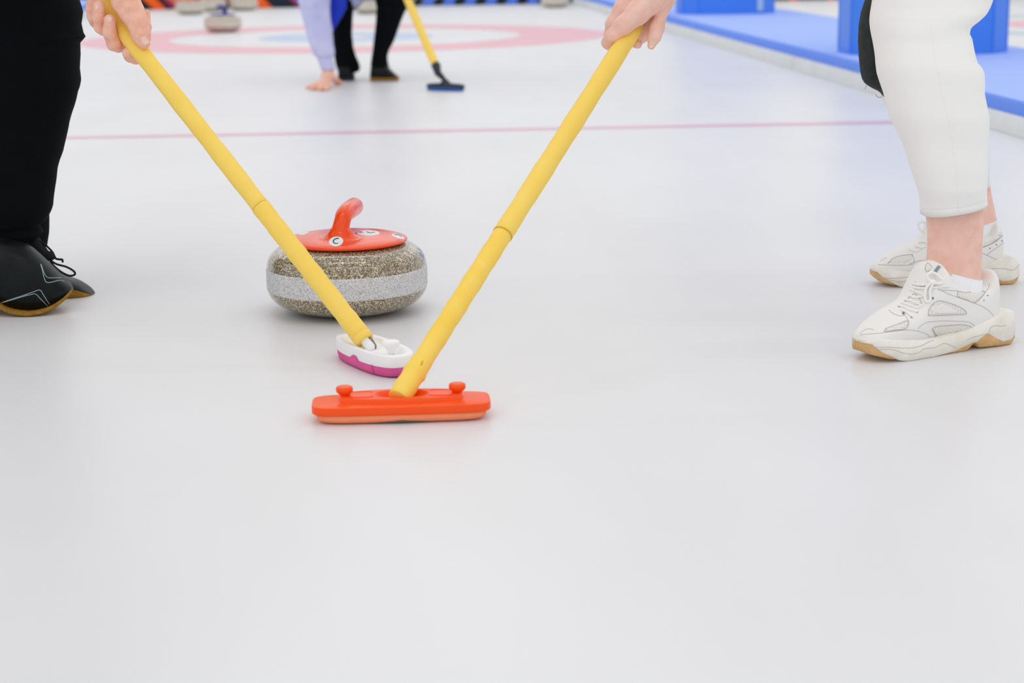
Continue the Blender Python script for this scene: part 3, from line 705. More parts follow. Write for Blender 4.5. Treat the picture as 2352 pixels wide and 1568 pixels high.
# bare lower legs, hand, arms, head : one body
D_A = 2.896; D_F = depth(ftoe+fax*.185)
ank = [(420, 2118, 2258, D_A, .047), (486, 2126, 2259, D_A, .045), (505, 2129, 2258, D_A, .043), (530, 2131, 2256.5, D_A, .039), (560, 2131, 2255, D_A, .036), (590, 2129, 2253.5, D_A, .033), (615, 2127, 2253, D_A, .031), (640, 2124, 2253, D_A, .029), (680, 2115, 2254, D_A, .028)]
lv_, lf_ = loft(px_rings(resample_rows(ank, 6), n=40))
ankf = [(400, 2118, 2270, D_F, .045), (440, 2140, 2275, D_F, .042), (480, 2160, 2283, D_F, .038), (510, 2168, 2289.5, D_F, .032), (535, 2165, 2289, D_F, .029), (560, 2160, 2284, D_F, .027)]
fv_, ff_ = loft(px_rings(resample_rows(ankf, 6), n=40))
DH = 3.0
hand2 = (pchain([(1545, -70, DH, .036), (1500, -5, DH-.014, .0245), (1464, 30, DH-.022, .0190), (1432, 58, DH-.024, .0148), (1406, 83, DH-.017, .0108), (1396, 98, DH-.004, .0092), (1404, 108, DH+.014, .0085)], .008)
         + pchain([(1490, -60, DH+.014, .032), (1431, 20, DH+.004, .0150), (1409, 55, DH+.008, .0125), (1402, 80, DH+.020, .0100), (1420, 100, DH+.03, .009)], .007)
         + pchain([(1545, -60, DH, .028), (1533, -15, DH+.004, .0165), (1522, 18, DH-.001, .0125), (1516, 42, DH-.004, .0100), (1509, 64, DH-.006, .0126), (1503, 84, DH-.006, .0117), (1496, 105, DH-.006, .0066)], .003)
         + pchain([(1500, -20, DH+.03, .018), (1500, 26, DH+.03, .010), (1494, 48, DH+.020, .0086), (1481, 71, DH+.02, .0094), (1467, 85, DH+.018, .0080)], .003)
         + pchain([(1490, 40, DH+.036, .010), (1478, 84, DH+.03, .009), (1461, 98, DH+.024, .0086), (1465, 102, DH+.014, .007)], .004)
         + pchain([(1500, -10, DH-.012, .022), (1525, -8, DH-.004, .019)], .01)
         # tendon ridges and knuckles
         + pchain([(1505, -15, DH-.036, .004), (1470, 22, DH-.036, .0045), (1440, 48, DH-.034, .006)], .008))
hv, hf = sdf_mesh(hand2, .0014, .005)
wrist = C(1545, -70, DH); sh_n = V3(1.12, -9.98, 1.10); sh_f = V3(1.14, -9.56, 1.12); hip = V3(1.62, -9.62, .84)
elb_n = V3(1.10, -9.90, .80); hand_up = A2+d2*1.06; elb_f = V3(1.22, -9.42, .86); neckp = V3(1.02, -9.77, 1.20); headc = V3(.90, -9.78, 1.33)
facing2 = V3(-.85, -.2, -.45); hpr, _, _ = head_prims(headc, facing2, V3(-.45, 0, .9))
body2 = (hpr+chain([(headc-V3(-.03, 0, .06), .05), (neckp, .056)], .03)+chain([(neckp, .09), (V3(1.3, -9.72, 1.05), .11), (hip, .09)], .04)+chain([(sh_n, .055), (elb_n, .042), (wrist, .030)], .02)
         + chain([(sh_f, .055), (elb_f, .042), (hand_up+V3(.03, .02, .03), .028), (hand_up, .034)], .02)+chain([(neckp, .07), (sh_n, .06)], .04)+chain([(neckp, .07), (sh_f, .06)], .04))
bv_, bf_ = sdf_mesh(body2, .009, .02)
V_, F_ = join((hv, hf), (lv_, lf_), (fv_, ff_), (bv_, bf_))
P2 = link('person', V_, F_, M['skin_pale'], base=V3(1.38, -9.72, 0)); tag(P2, 'person in white cropped trousers and white sneakers leaning over the orange-headed broom', 'person')
add_head(P2, headc, facing2, V3(-.45, 0, .9), True)
bvP2 = bvh_of(P2)
draw_patch('fingernail', bvP2, [(1490.5, 106), (1493, 104), (1499, 105.5), (1497.5, 110), (1492.5, 111)], M['nail_light'], P2, .0006, .001, 20)
# trousers
near = [(-120, 2088, 2350, 2.935, .094), (-80, 2044, 2326, 2.925, .092), (-40, 2016, 2301, 2.912, .09), (0, 2004, 2276, 2.90, .088), (16, 2002, 2271, 2.895, .086), (33, 2001.5, 2262, 2.885, .083), (48, 2002, 2246, 2.88, .08), (63, 2004, 2226, 2.875, .077), (77, 2005.5, 2223, 2.872, .075), (90, 2007, 2230, 2.87, .074), (112, 2009, 2236, 2.865, .074),
        (133, 2012, 2241, 2.862, .074), (145, 2013.5, 2244, 2.86, .074), (153, 2015, 2252, 2.86, .074), (166, 2017, 2257, 2.86, .074), (190, 2024, 2257.5, 2.86, .073), (212, 2031, 2257, 2.86, .073), (234, 2037, 2261, 2.86, .072), (265, 2046.5, 2266, 2.86, .071),
        (300, 2061, 2267.5, 2.862, .069), (332, 2074, 2268, 2.864, .067), (365, 2086.5, 2267, 2.866, .065), (398, 2097, 2266, 2.868, .063), (430, 2106, 2265, 2.87, .061), (464, 2115, 2264.5, 2.885, .060), (478, 2118.5, 2264.5, 2.888, .060)]
rows = resample_rows(near, 6); loops = px_rings(rows, n=56, e=2.15)
def cuff_tilt(l, amt=.010):   # hem dips towards the shin
    return l
hem = loops[-1]; c_ = hem.mean(0)
tilt = lambda q: ((q-c_)@rh)*.17
h1_ = hem+np.outer(tilt(hem)-.004, UZ); h0_ = loops[-2]+np.outer(tilt(hem)*.55, UZ); loops[-2] = h0_; loops[-1] = h1_
inner = c_+(h1_-c_)*.93; inner2 = inner+UZ*.03
loops = fold_loops(loops, .0026, 24, 3)+[inner, inner2]
topc = [(V3(1.42, -9.75, .72), V3(.082, 0, -.062), V3(-.01, .10, 0)), (V3(1.54, -9.70, .82), V3(.082, 0, -.080), V3(-.01, .11, 0))]
top = [axis_ring(c, u, vv, 56) for c, u, vv in topc]
def orient(ref, l):   # roll a ring so that it lines up with the one before it
    best = min(range(len(l)), key=lambda k: np.sum((np.roll(l, -k, 0)-ref)**2)); a1 = np.roll(l, -best, 0)
    lr = l[::-1]; best2 = min(range(len(l)), key=lambda k: np.sum((np.roll(lr, -k, 0)-ref)**2)); a2 = np.roll(lr, -best2, 0)
    return a1 if np.sum((a1-ref)**2) < np.sum((a2-ref)**2) else a2
seq = loops[:]
for l in top: seq = [orient(seq[0], l)]+seq
nv, nf = loft(seq)
farl = [(-100, 2075, 2290, 3.20, .085), (-50, 2030, 2265, 3.17, .082), (0, 1992, 2240, 3.14, .078), (120, 1985, 2215, 3.13, .074), (200, 2012, 2235, 3.15, .07), (240, 2034, 2245, 3.17, .068), (300, 2068, 2262, 3.24, .065), (380, 2106, 2270, 3.33, .06), (431, 2128, 2273, D_F, .056)]
loops = px_rings(resample_rows(farl, 8), n=56); loops = fold_loops(loops, .003, 26, 5)
top = [(V3(1.46, -9.54, .72), V3(.080, 0, -.06), V3(-.01, .09, 0)), (V3(1.58, -9.50, .80), V3(.080, 0, -.08), V3(-.01, .10, 0))]
seq = loops[:]
for c, u, vv in top: seq = [orient(seq[0], axis_ring(c, u, vv, 56))]+seq
fv2, ff2 = loft(seq)
pv, pf = sdf_mesh([('e', V3(1.62, -9.62, .86), (.16, .19, .15), I3, .05), ('c', V3(1.5, -9.72, .80), V3(1.6, -9.66, .86), .10, .13, .04), ('c', V3(1.56, -9.48, .78), V3(1.62, -9.56, .86), .10, .13, .04)], .012, .04)
V_, F_ = join((nv, nf), (fv2, ff2), (pv, pf)); tr2 = link('trousers', V_, F_, M['white_cloth'], P2); tr2['label'] = 'white cropped cotton trousers'
bvt = bvh_of(tr2)
draw_line('side_seam', bvt, [(2137, 55), (2140, 75), (2147, 133), (2167, 225), (2185, 315), (2196, 398), (2202, 484)], .0009, M['white_cloth'], tr2, -.0003, 60)
draw_line('hem_stitch', bvt, [(2121, 478), (2150, 480), (2200, 476), (2240, 467), (2262, 459)], .0006, M['white_seam'], tr2, 0, 40)
# knee pad
DK = 3.12
kp = [(-70, 2052, 2150, DK+.02, .082), (-60, 2030, 2150, DK+.01, .082), (-40, 2010, 2150, DK, .081), (-15, 1995, 2150, DK, .082), (5, 1987, 2150, DK, .083), (30, 1979, 2150, DK, .083), (60, 1974, 2150, DK, .082), (95, 1972.5, 2150, DK, .08), (130, 1974, 2150, DK, .078), (160, 1977, 2150, DK, .076), (180, 1981, 2150, DK, .074), (190, 1987, 2150, DK, .073), (200, 2000, 2150, DK, .072),
      (209, 2019, 2150, DK, .071), (216, 2027, 2150, DK, .070), (227, 2035.5, 2150, DK, .069), (234, 2041.5, 2150, DK, .068), (238, 2048, 2150, DK, .068)]
kr = px_rings(resample_rows(kp, 4), n=44, e=2.0)
# move the pad so that it stops in front of the trouser leg: its back half is tucked inside the leg
v, f = loft(kr); kpad = link('knee_pad', v, f, M['pad_black'], P2); kpad['label'] = 'black knitted knee pad on the farther knee'
for pts in ([(1990, 194), (1989, 199), (1987, 205)], [(2024, 214), (2026, 221), (2021, 224), (2015, 222), (2011, 217)]):
    v, f = tube(smooth_path([C(x, y, DK) for x, y in pts], 14), .00035, 5); link('loose_thread', v, f, M['pad_black'], kpad)
# jacket above the frame
jk = (chain([(neckp+V3(.02, 0, -.03), .085), (V3(1.3, -9.72, 1.06), .155), (V3(1.52, -9.65, .95), .165), (V3(1.60, -9.63, .88), .172)], .06)+chain([(sh_n, .075), (elb_n, .062), (wrist+(elb_n-wrist)*.35, .048)], .03)+chain([(sh_f, .075), (elb_f, .062), (hand_up+(elb_f-hand_up)*.3, .048)], .03)
      + chain([(neckp, .09), (sh_n, .075)], .05)+chain([(neckp, .09), (sh_f, .075)], .05))
v, f = sdf_mesh(jk, .011, .03); link('jacket', v, f, M['white_cloth'], P2)
# shoes
sn, ms, os_ = sneaker(P2, ntoe, nax, nny, .95, 'nearer white chunky sneaker with laces tied in a bow', 1.04)
k6 = lambda pts: [(1940+x/5.709, 580+y/5.709) for x, y in pts]
bu = bvh_of(sn); bm_ = bvh_of(sn, ms, os_)
for pts in ([(520, 1035), (545, 995), (690, 940), (825, 892), (835, 930), (800, 995), (650, 1020)], [(1145, 1000), (1200, 970), (1400, 950), (1550, 945), (1640, 965), (1700, 1000), (1480, 1030), (1440, 1060), (1400, 1115), (1330, 1135), (1230, 1115), (1170, 1050)],
            [(1095, 825), (1110, 740), (1170, 660), (1250, 632), (1400, 670), (1520, 720), (1590, 775), (1570, 810), (1400, 815), (1200, 825)], [(1480, 505), (1600, 522), (1780, 505), (1838, 522), (1790, 590), (1700, 655), (1600, 620), (1485, 575)],
            [(1055, 220), (1075, 145), (1110, 150), (1150, 200), (1110, 240), (1080, 250)], [(870, 560), (930, 545), (1000, 640), (1000, 700), (900, 690), (790, 660)]):
    draw_patch('mesh_panel', bu, k6(pts), M['mesh_white'], sn, .0005, .0006, 48)
    q = k6(pts); draw_line('panel_edge', bu, q+[q[0]], .0004, M['groove'], sn, .0006, 60)
draw_patch('overlay_panel', bu, k6([(1178, 785), (1200, 720), (1268, 672), (1330, 690), (1455, 758), (1468, 788), (1350, 798), (1205, 800)]), M['leather_white'], sn, .0014, .0012, 40)
for pts in ([(960, 1000), (1010, 950), (1100, 910), (1300, 895), (1600, 905), (1680, 940), (1730, 985)], [(1230, 480), (1400, 555), (1700, 660), (1850, 730), (1950, 820)], [(1700, 660), (1800, 570), (1880, 470), (1905, 400)], [(200, 1078), (500, 1050), (750, 1018), (900, 1018), (1050, 1055), (1120, 1105), (1150, 1140)],
            [(780, 800), (830, 890), (835, 950), (800, 1000)], [(200, 1060), (260, 1015), (320, 998), (380, 1012)], [(580, 750), (640, 800), (740, 830), (790, 810)], [(1230, 490), (1480, 500)], [(925, 380), (990, 440), (1230, 440)]):
    draw_line('stitching', bu, k6(pts), .00045, M['groove'], sn, .0001, 40)
for pts in ([(300, 1245), (540, 1240), (850, 1250), (1000, 1220), (1100, 1170), (1170, 1150)], [(370, 1270), (620, 1270), (750, 1310), (880, 1330), (970, 1310), (1050, 1260), (1180, 1245), (1250, 1210), (1320, 1190), (1400, 1220), (1470, 1255)], [(1600, 1150), (1680, 1110), (1800, 1080), (1890, 1050), (1910, 990), (1980, 955), (2060, 965), (2120, 950)]):
    draw_line('midsole_groove', bm_, k6(pts), .0005, M['groove'], sn, 0, 50)
for x, y in ((880, 840), (950, 775), (1155, 597), (1357, 442), (770, 795), (715, 700)): draw_patch('eyelet', bu, k6(ell(x, y, 16, 16)), M['groove_dark'], sn, .0008, .0005, 16)
for x, y in ((1875, 562), (1826, 626)): draw_patch('vent_hole', bu, k6(ell(x, y, 7, 7)), M['groove_dark'], sn, .0008, .0005, 12)
for pts in ([(740, 760), (800, 780), (890, 842)], [(710, 700), (790, 720), (860, 755), (950, 775)], [(750, 660), (840, 690), (950, 720), (1010, 690)], [(790, 620), (880, 640), (980, 680)], [(850, 560), (930, 590), (1040, 570)], [(870, 480), (960, 520), (1050, 560)], [(870, 455), (1000, 470), (1150, 460), (1280, 445), (1357, 442)], [(900, 410), (1000, 425), (1100, 420)]):
    draw_line('lace', bu, k6(pts), .0021, M['lace_white'], sn, .0012, 30)
bz = depth(hit(bu, *k6([(1100, 400)])[0]))
for pts in ([(1150, 390), (1090, 340), (1085, 290), (1140, 258), (1200, 280), (1260, 330), (1300, 360)], [(1150, 390), (1085, 440), (1055, 520), (1055, 610), (1085, 645), (1125, 610), (1120, 500), (1160, 400)], [(1150, 390), (1200, 400), (1260, 400), (1290, 380)]):
    P = smooth_path([C(x, y, bz-.008) for x, y in k6(pts)], 40); v, f = tube(P, .0023, 8); link('lace_bow', v, f, M['lace_white'], sn)
P = C(*k6([(1150, 390)])[0], bz-.008); v, f = sdf_mesh([('e', P, (.006, .005, .005), I3)], .001, .002); link('lace_knot', v, f, M['lace_white'], sn)
def slab(pts, D, th, material, parent, name):
    q = np.array([C(x, y, D) for x, y in pts]); n = -fh*th; v, f = loft([q, q+n]); return link(name, v, f, material, parent, smooth=False)
slab(k6([(1190, 138), (1300, 190), (1225, 300), (1115, 245)]), bz-.004, .003, M['leather_white'], sn, 'tongue_tab')
slab(k6([(1225, 165), (1262, 182), (1190, 280), (1150, 262)]), bz-.0072, .0008, M['grey_tab'], sn, 'tab_stripe')
# sock and collar lining
sk = [(628, 2150, 2256, D_A, .0320), (646, 2146, 2256.5, D_A, .0325), (668, 2138, 2257, D_A, .0325), (690, 2130, 2257, D_A, .032)]
R_ = px_rings(sk, n=44)
for i, l in enumerate(R_[:2]): c_ = l.mean(0); l += np.outer(-((l-c_)@rh)*.28, UZ)
v, f = loft(R_); so = link('sock', v, f, M['sock'], P2); bs = bvh_of(so)
for i in range(16):
    x = 2160+i*6.2; draw_line('sock_rib', bs, [(x, 636+i*.6), (x+.5, 664)], .0005, M['sock'], so, .0001, 6)
v, f = tube(smooth_path([C(2256, 624, 2.925), C(2258, 635, 2.925), C(2260, 650, 2.925)], 8), .006, 10); link('collar_lining', v, f, M['brown_in'], sn)
# far sneaker
sn2, ms2, os2 = sneaker(P2, ftoe, fax, fny, .885, 'farther white chunky sneaker, partly behind the bare ankle', .98)
k3 = lambda pts: [(1920+x/3.5625, 420+y/3.5625) for x, y in pts]
bu = bvh_of(sn2); bm_ = bvh_of(sn2, ms2, os2)
draw_patch('mesh_panel', bu, k3([(425, 658), (480, 612), (560, 592), (625, 588), (600, 648), (520, 655)]), M['mesh_white'], sn2, .0005, .0006, 40)
draw_patch('mesh_panel', bu, k3([(1203, 520), (1210, 490), (1290, 455), (1360, 398), (1375, 425), (1290, 480)]), M['mesh_white'], sn2, .0005, .0006, 40)
for pts, mm in (([(425, 658), (480, 612), (560, 592), (628, 586)], 'groove_dark'), ([(345, 668), (450, 672), (610, 670), (660, 642), (750, 632)], 'groove'), ([(1200, 575), (1330, 630), (1400, 622), (1440, 570)], 'groove'), ([(1203, 528), (1300, 482), (1395, 402)], 'groove_dark'), ([(1230, 590), (1400, 470)], 'groove'), ([(365, 640), (395, 618), (415, 612)], 'groove'), ([(625, 590), (640, 640), (600, 665)], 'groove')):
    draw_line('stitching', bu, k3(pts), .0006, M[mm], sn2, .0001, 36)
for pts in ([(330, 772), (480, 780), (600, 768), (640, 758)], [(400, 780), (460, 800), (560, 806), (640, 775)], [(1250, 732), (1285, 702), (1380, 702), (1450, 712), (1500, 665)]):
    draw_line('midsole_groove', bm_, k3(pts), .0006, M['groove'], sn2, 0, 36)
for pts in ([(600, 545), (650, 560), (690, 545)], [(650, 515), (700, 530), (735, 520)], [(680, 490), (720, 480), (750, 488)]): draw_line('lace', bu, k3(pts), .0021, M['lace_white'], sn2, .0012, 20)
v, f = tube(smooth_path([C(x, y, D_F-.03) for x, y in k3([(735, 330), (700, 318), (675, 340), (690, 385), (720, 400)])], 30), .0024, 8); link('lace_bow', v, f, M['lace_white'], sn2)
sk = [(516, 2166, 2291, D_F, .0315), (535, 2162, 2291, D_F, .0315), (560, 2150, 2287, D_F, .030)]
R_ = px_rings(sk, n=44)
c_ = R_[0].mean(0); R_[0] += np.outer(((R_[0]-c_)@rh)*.2, UZ)
v, f = loft(R_); link('sock', v, f, M['sock'], P2)
for x, y in ((1312, 505), (1358, 475), (1260, 535)): draw_patch('vent_hole', bu, k3(ell(x, y, 5, 5)), M['groove_dark'], sn2, .0008, .0005, 12)

# ================================================================== PLAYER IN BLACK (left)
DB = 3.05
hand1 = (pchain([(300, -90, DB-.01, .032), (288, 0, DB-.022, .0235), (303, 28, DB-.026, .0205), (316, 52, DB-.029, .0172), (322.5, 77, DB-.030, .0152), (331, 99, DB-.030, .0104)], .006)
         + pchain([(300, -90, DB+.02, .03), (262, 15, DB+.075, .026), (285, 60, DB+.066, .018)], .012)
         + pchain([(265, 20, DB+.065, .014), (238, 66, DB+.022, .0112), (231, 62, DB+.0, .0108), (226, 38, DB-.014, .0104), (227, 12, DB-.020, .0098)], .004)
         + pchain([(255, 0, DB+.07, .012), (219, 50, DB+.02, .0095), (213, 40, DB+.004, .0088), (209, 18, DB-.008, .0085), (212, -4, DB-.012, .008)], .004)
         + pchain([(285, 60, DB+.058, .014), (272, 104, DB+.026, .0118), (262, 101, DB+.004, .0118), (251, 74, DB-.014, .0112), (252, 46, DB-.021, .0098)], .004)
         + pchain([(305, 90, DB+.054, .013), (312, 132, DB+.030, .0112), (300, 128, DB+.008, .0110), (294, 122, DB-.004, .0098)], .004)
         + pchain([(337, 30, DB-.004, .006), (340, 62, DB-.012, .005), (341, 90, DB-.02, .004)], .006))
hv, hf = sdf_mesh(hand1, .0014, .004)
wrist1 = C(300, -90, DB-.005); shn1 = V3(-.32, -9.66, 1.14); shf1 = V3(-.36, -9.22, 1.16); el1 = V3(-.22, -9.72, .86); hu1 = A1+d1*1.10; el1f = V3(-.52, -9.16, .88); nk1 = V3(-.28, -9.43, 1.25); hd1 = V3(-.17, -9.44, 1.38); hip1 = V3(-.72, -9.38, .86)
fc1 = V3(.8, -.25, -.5); hpr, _, _ = head_prims(hd1, fc1, V3(.45, 0, .9))
body1 = (hpr+chain([(hd1-V3(.03, 0, .06), .055), (nk1, .06)], .03)+chain([(nk1, .09), (V3(-.48, -9.4, 1.08), .115), (hip1, .09)], .04)+chain([(shn1, .06), (el1, .045), (wrist1, .031)], .02)+chain([(shf1, .06), (el1f, .045), (hu1+V3(-.03, .03, .02), .03), (hu1, .036)], .02)
         + chain([(nk1, .07), (shn1, .065)], .04)+chain([(nk1, .07), (shf1, .065)], .04))
bv_, bf_ = sdf_mesh(body1, .009, .02)
V_, F_ = join((hv, hf), (bv_, bf_))
P1 = link('person', V_, F_, M['skin'], base=V3(-.40, -9.42, 0)); tag(P1, 'person in black trousers and black curling shoes gripping the white-headed broom at left', 'person')
add_head(P1, hd1, fc1, V3(.45, 0, .9), False)
bvP1 = bvh_of(P1)
draw_patch('thumbnail', bvP1, [(323, 91), (325, 86), (333, 84), (339, 90), (343.5, 100), (338, 103), (329, 103)], M['nail'], P1, .0007, .001, 28)
draw_patch('fingernail', bvP1, [(216.5, 16), (220, 11), (225, 11), (227.5, 17), (224, 22), (219, 22)], M['nail'], P1, .0006, .001, 20)
draw_patch('fingernail', bvP1, [(246, 41), (250, 36), (256, 37), (258, 44), (254, 51), (248, 50)], M['nail'], P1, .0006, .001, 20)
for pts in ([(314, 62), (320, 60), (327, 62)], [(313, 66), (320, 64), (329, 66)], [(315, 70), (322, 69), (330, 71)]): draw_line('knuckle_crease', bvP1, pts, .0004, M['skin'], P1, 0, 12)
# trousers
D1 = 3.33
nl = [(0, -95, 178, D1, .11), (30, -95, 186, D1, .11), (57, -95, 183, D1, .11), (78, -95, 187.5, D1, .11), (87, -95, 192.5, D1, .11), (95, -95, 186, D1, .11), (101, -95, 179.5, D1, .11), (128, -96, 181, D1, .108), (160, -96, 178.5, D1, .106), (187, -97, 182.5, D1, .104), (203, -98, 180, D1, .102), (215, -100, 175, D1, .1), (250, -102, 166, D1, .098),
      (285, -104, 156, D1, .095), (320, -106, 148.5, D1, .092), (350, -107, 141, D1, .09), (372, -108, 133.5, D1, .089), (390, -108, 129, D1, .088), (430, -108, 123, D1, .086), (460, -108, 120.5, D1, .085), (475, -107, 119, D1, .084), (486, -106, 115, D1, .083), (498, -104, 109, D1, .08), (510, -102, 102, D1, .078), (516, -101, 94, D1, .076), (521, -100, 88, D1, .074), (528, -100, 93, D1, .074),
      (537, -100, 96.5, D1, .073), (543, -98, 91, D1, .071), (549, -96, 80, D1, .066)]
loops = fold_loops(px_rings(resample_rows(nl, 3), n=56), .0009, 40, 8)
top = [(V3(-.48, -9.40, .66), V3(.11, 0, .03), V3(0, .11, 0)), (V3(-.60, -9.40, .80), V3(.10, 0, .06), V3(0, .12, 0))]
seq = loops[:]
for c, u, vv in top: seq = [orient(seq[0], axis_ring(c, u, vv, 56))]+seq
nv, nf = loft(seq)
fl_ = [(0, -150, 60, 3.62, .1), (150, -150, 60, 3.6, .1), (300, -110, 95, 3.56, .09), (450, -80, 110, 3.5, .08), (540, -60, 112, 3.46, .07), (575, -50, 105, 3.46, .065)]
loops = fold_loops(px_rings(resample_rows(fl_, 8), n=56), .003, 24, 9)
seq = [orient(loops[0], axis_ring(V3(-.62, -9.2, .78), V3(.10, 0, .05), V3(0, .11, 0), 56))]+loops
fv2, ff2 = loft(seq)
pv, pf = sdf_mesh([('e', V3(-.70, -9.34, .87), (.17, .2, .16), I3, .05), ('c', V3(-.56, -9.4, .76), V3(-.68, -9.38, .88), .11, .14, .04), ('c', V3(-.62, -9.2, .76), V3(-.7, -9.3, .88), .11, .13, .04)], .012, .04)
V_, F_ = join((nv, nf), (fv2, ff2), (pv, pf)); link('trousers', V_, F_, M['black_cloth'], P1)
jk = (chain([(nk1+V3(-.02, 0, -.03), .09), (V3(-.48, -9.4, 1.08), .165), (V3(-.64, -9.37, .96), .17), (V3(-.70, -9.35, .90), .18)], .06)+chain([(shn1, .08), (el1, .065), (wrist1+(el1-wrist1)*.35, .05)], .03)+chain([(shf1, .08), (el1f, .065), (hu1+(el1f-hu1)*.3, .05)], .03)+chain([(nk1, .095), (shn1, .08)], .05)+chain([(nk1, .095), (shf1, .08)], .05))
v, f = sdf_mesh(jk, .011, .03); link('jacket', v, f, M['black_cloth'], P1)
# shoes
def dark_shoe(rows, D, yaw, label, sole_px=9, wide=3):
    """rows: (x, y_top, y_bottom, half width) along the picture; the shoe turns away by yaw from the picture plane"""
    R = smooth_path(rows, 6*len(rows)); R[:, 0] = np.maximum.accumulate(R[:, 0]); x_tip = rows[-3][0]
    xs = np.concatenate([np.linspace(R[0, 0], R[-1, 0]-22, 44)[:-1], R[-1, 0]-22*np.cos(np.linspace(0, np.pi/2, 14))**1.0]); xs = np.unique(xs)
    ax_ = rh*math.cos(yaw)+fh*math.sin(yaw); ny_ = np.cross(UZ, ax_); x_ref = x_tip
    lu, ls = [], []; s_ = D/FPX
    for x in xs:
        t_, b_, w_ = [np.interp(x, R[:, 0], R[:, k]) for k in (1, 2, 3)]
        b_ -= 5*w_/.047
        dd = D+(x-x_ref)*s_*math.tan(yaw); ct, cb = C(x, t_, dd), C(x, b_, dd); cb[2] = max(cb[2], 0.0)
        o = cb.copy(); ht = ct[2]-cb[2]; o[2] = 0
        lu.append(sup_section(o, ax_*0, ny_, 0, w_, cb[2]+.002, cb[2]+ht, 2.5, 40, 0, 2.1))
        sh_ = min(sole_px*s_, ht*.6); w2 = w_+wide*.001*min(1, (R[-1, 0]-x)/10+.3)
        P = [(-w2*.9, cb[2]), (-w2*.985, cb[2]+.0015), (-w2, cb[2]+sh_*.5), (-w2*.985, cb[2]+sh_), (w2*.985, cb[2]+sh_), (w2, cb[2]+sh_*.5), (w2*.985, cb[2]+.0015), (w2*.9, cb[2])]
        ls.append(np.array([V3(o[0], o[1], 0)+ny_*p+UZ*z for p, z in P]))
    v, f = loft(lu); sh = link('curling_shoe', v, f, M['leather_black'], P1); sh['label'] = label
    v, f = loft(ls); so = link('sole', v, f, M['tan_sole'], sh); so['label'] = 'tan sole edge'
    return sh
near_rows = [(-190, 560, 700, .030), (-150, 545, 698, .034), (-80, 545, 692, .034), (-30, 552, 697, .037), (0, 540, 700, .040), (20, 542, 711, .043), (40, 545, 717, .045), (66, 552, 720, .047), (80, 559, 719.5, .047), (99, 577, 716, .046), (113, 592, 711.5, .045), (123, 604, 707, .043), (135, 618, 700, .040), (146, 631, 692, .035), (154, 640, 685, .030), (161, 649, 677, .022), (165.5, 656, 670.5, .014), (167.5, 662, 666, .006)]
sb = dark_shoe(near_rows, 3.285, .12, 'nearer black leather curling shoe with pale stitching')
far_rows = [(-40, 575, 700, .036), (20, 590, 703, .04), (80, 605, 704, .043), (130, 622, 703, .043), (160, 634, 701, .041), (180, 642, 700, .038), (195, 652, 698, .033), (205, 660, 695.5, .027), (212, 668, 692.5, .020), (215.5, 673, 690, .014), (217.5, 677, 687, .007)]
sf = dark_shoe(far_rows, 3.44, .05, 'farther black curling shoe with only its toe showing', sole_px=27, wide=2.5)
k4 = lambda pts: [(x/6.03, 500+y/6.03) for x, y in pts]
bu = bvh_of(sb)
for pts in ([(0, 1180), (150, 1130), (300, 1082), (450, 1030), (550, 1000), (590, 1050), (640, 1130), (688, 1200)], [(0, 1187), (150, 1140), (310, 1092), (430, 1062), (495, 1056), (560, 1120), (630, 1190), (690, 1250)], [(560, 640), (590, 740), (605, 810), (640, 890), (720, 890), (820, 866), (890, 880)], [(572, 650), (612, 765), (660, 826), (760, 832), (850, 830)]):
    draw_line('stitching', bu, k4(pts), .00055, M['thread'], sb, .0002, 48)
for pts in ([(480, 330), (560, 325), (650, 395), (730, 480), (770, 560), (820, 575), (862, 580), (868, 612)], [(490, 340), (590, 405), (640, 470), (700, 510), (765, 560)], [(600, 500), (690, 580), (780, 640), (920, 680), (1020, 738), (1036, 785), (960, 802), (850, 752), (740, 660), (690, 590), (600, 520)], [(480, 380), (560, 470), (640, 540), (740, 570)]):
    v, f = tube(smooth_path([C(x, y, 3.335) for x, y in k4(pts)], 60), .0021, 8); link('lace', v, f, M['lace_black'], sb)
v, f = sdf_mesh([('e', C(112, 588, 3.335), (.012, .008, .009), I3), ('c', C(80, 560, 3.34), C(112, 590, 3.335), .014, .006)], .002, .004); link('lace_knot', v, f, M['lace_black'], sb)

# ================================================================== CROUCHING PLAYER (background)
HG = G(745, 198); D3 = depth(HG)
wr3 = C(755, 158, D3); 
def gp(x, y, z): return G(x, y, z)
h3 = (chain([(wr3, .026), (C(752, 178, D3), .026), (gp(745, 196, .018), .018)], .02)+chain([(gp(745, 190, .025), .02), (gp(722, 197, .012), .011), (gp(705, 201, .008), .0075)], .012)+chain([(gp(745, 192, .022), .02), (gp(727, 200, .012), .011), (gp(714, 204, .008), .0075)], .012)
      + chain([(gp(748, 192, .022), .02), (gp(738, 202, .012), .011), (gp(731, 205, .008), .0075)], .012)+chain([(gp(752, 190, .022), .018), (gp(752, 201, .011), .010), (gp(749, 205, .008), .0075)], .012)+chain([(C(758, 176, D3), .022), (gp(774, 187, .014), .012), (gp(784, 191, .009), .009)], .012))
hv, hf = sdf_mesh(h3, .003, .008)
sh3 = V3(-.02, -4.36, .92); sh3b = V3(.36, -4.28, .94); nk3 = V3(.17, -4.42, 1.0); hd3 = V3(.17, -4.52, 1.13); hip3 = V3(.27, -3.78, .60)
hu3 = p2+dd*.62; el3 = V3(.50, -4.42, .74)
hpr, _, _ = head_prims(hd3, V3(0, -.95, -.3), V3(0, -.2, 1))
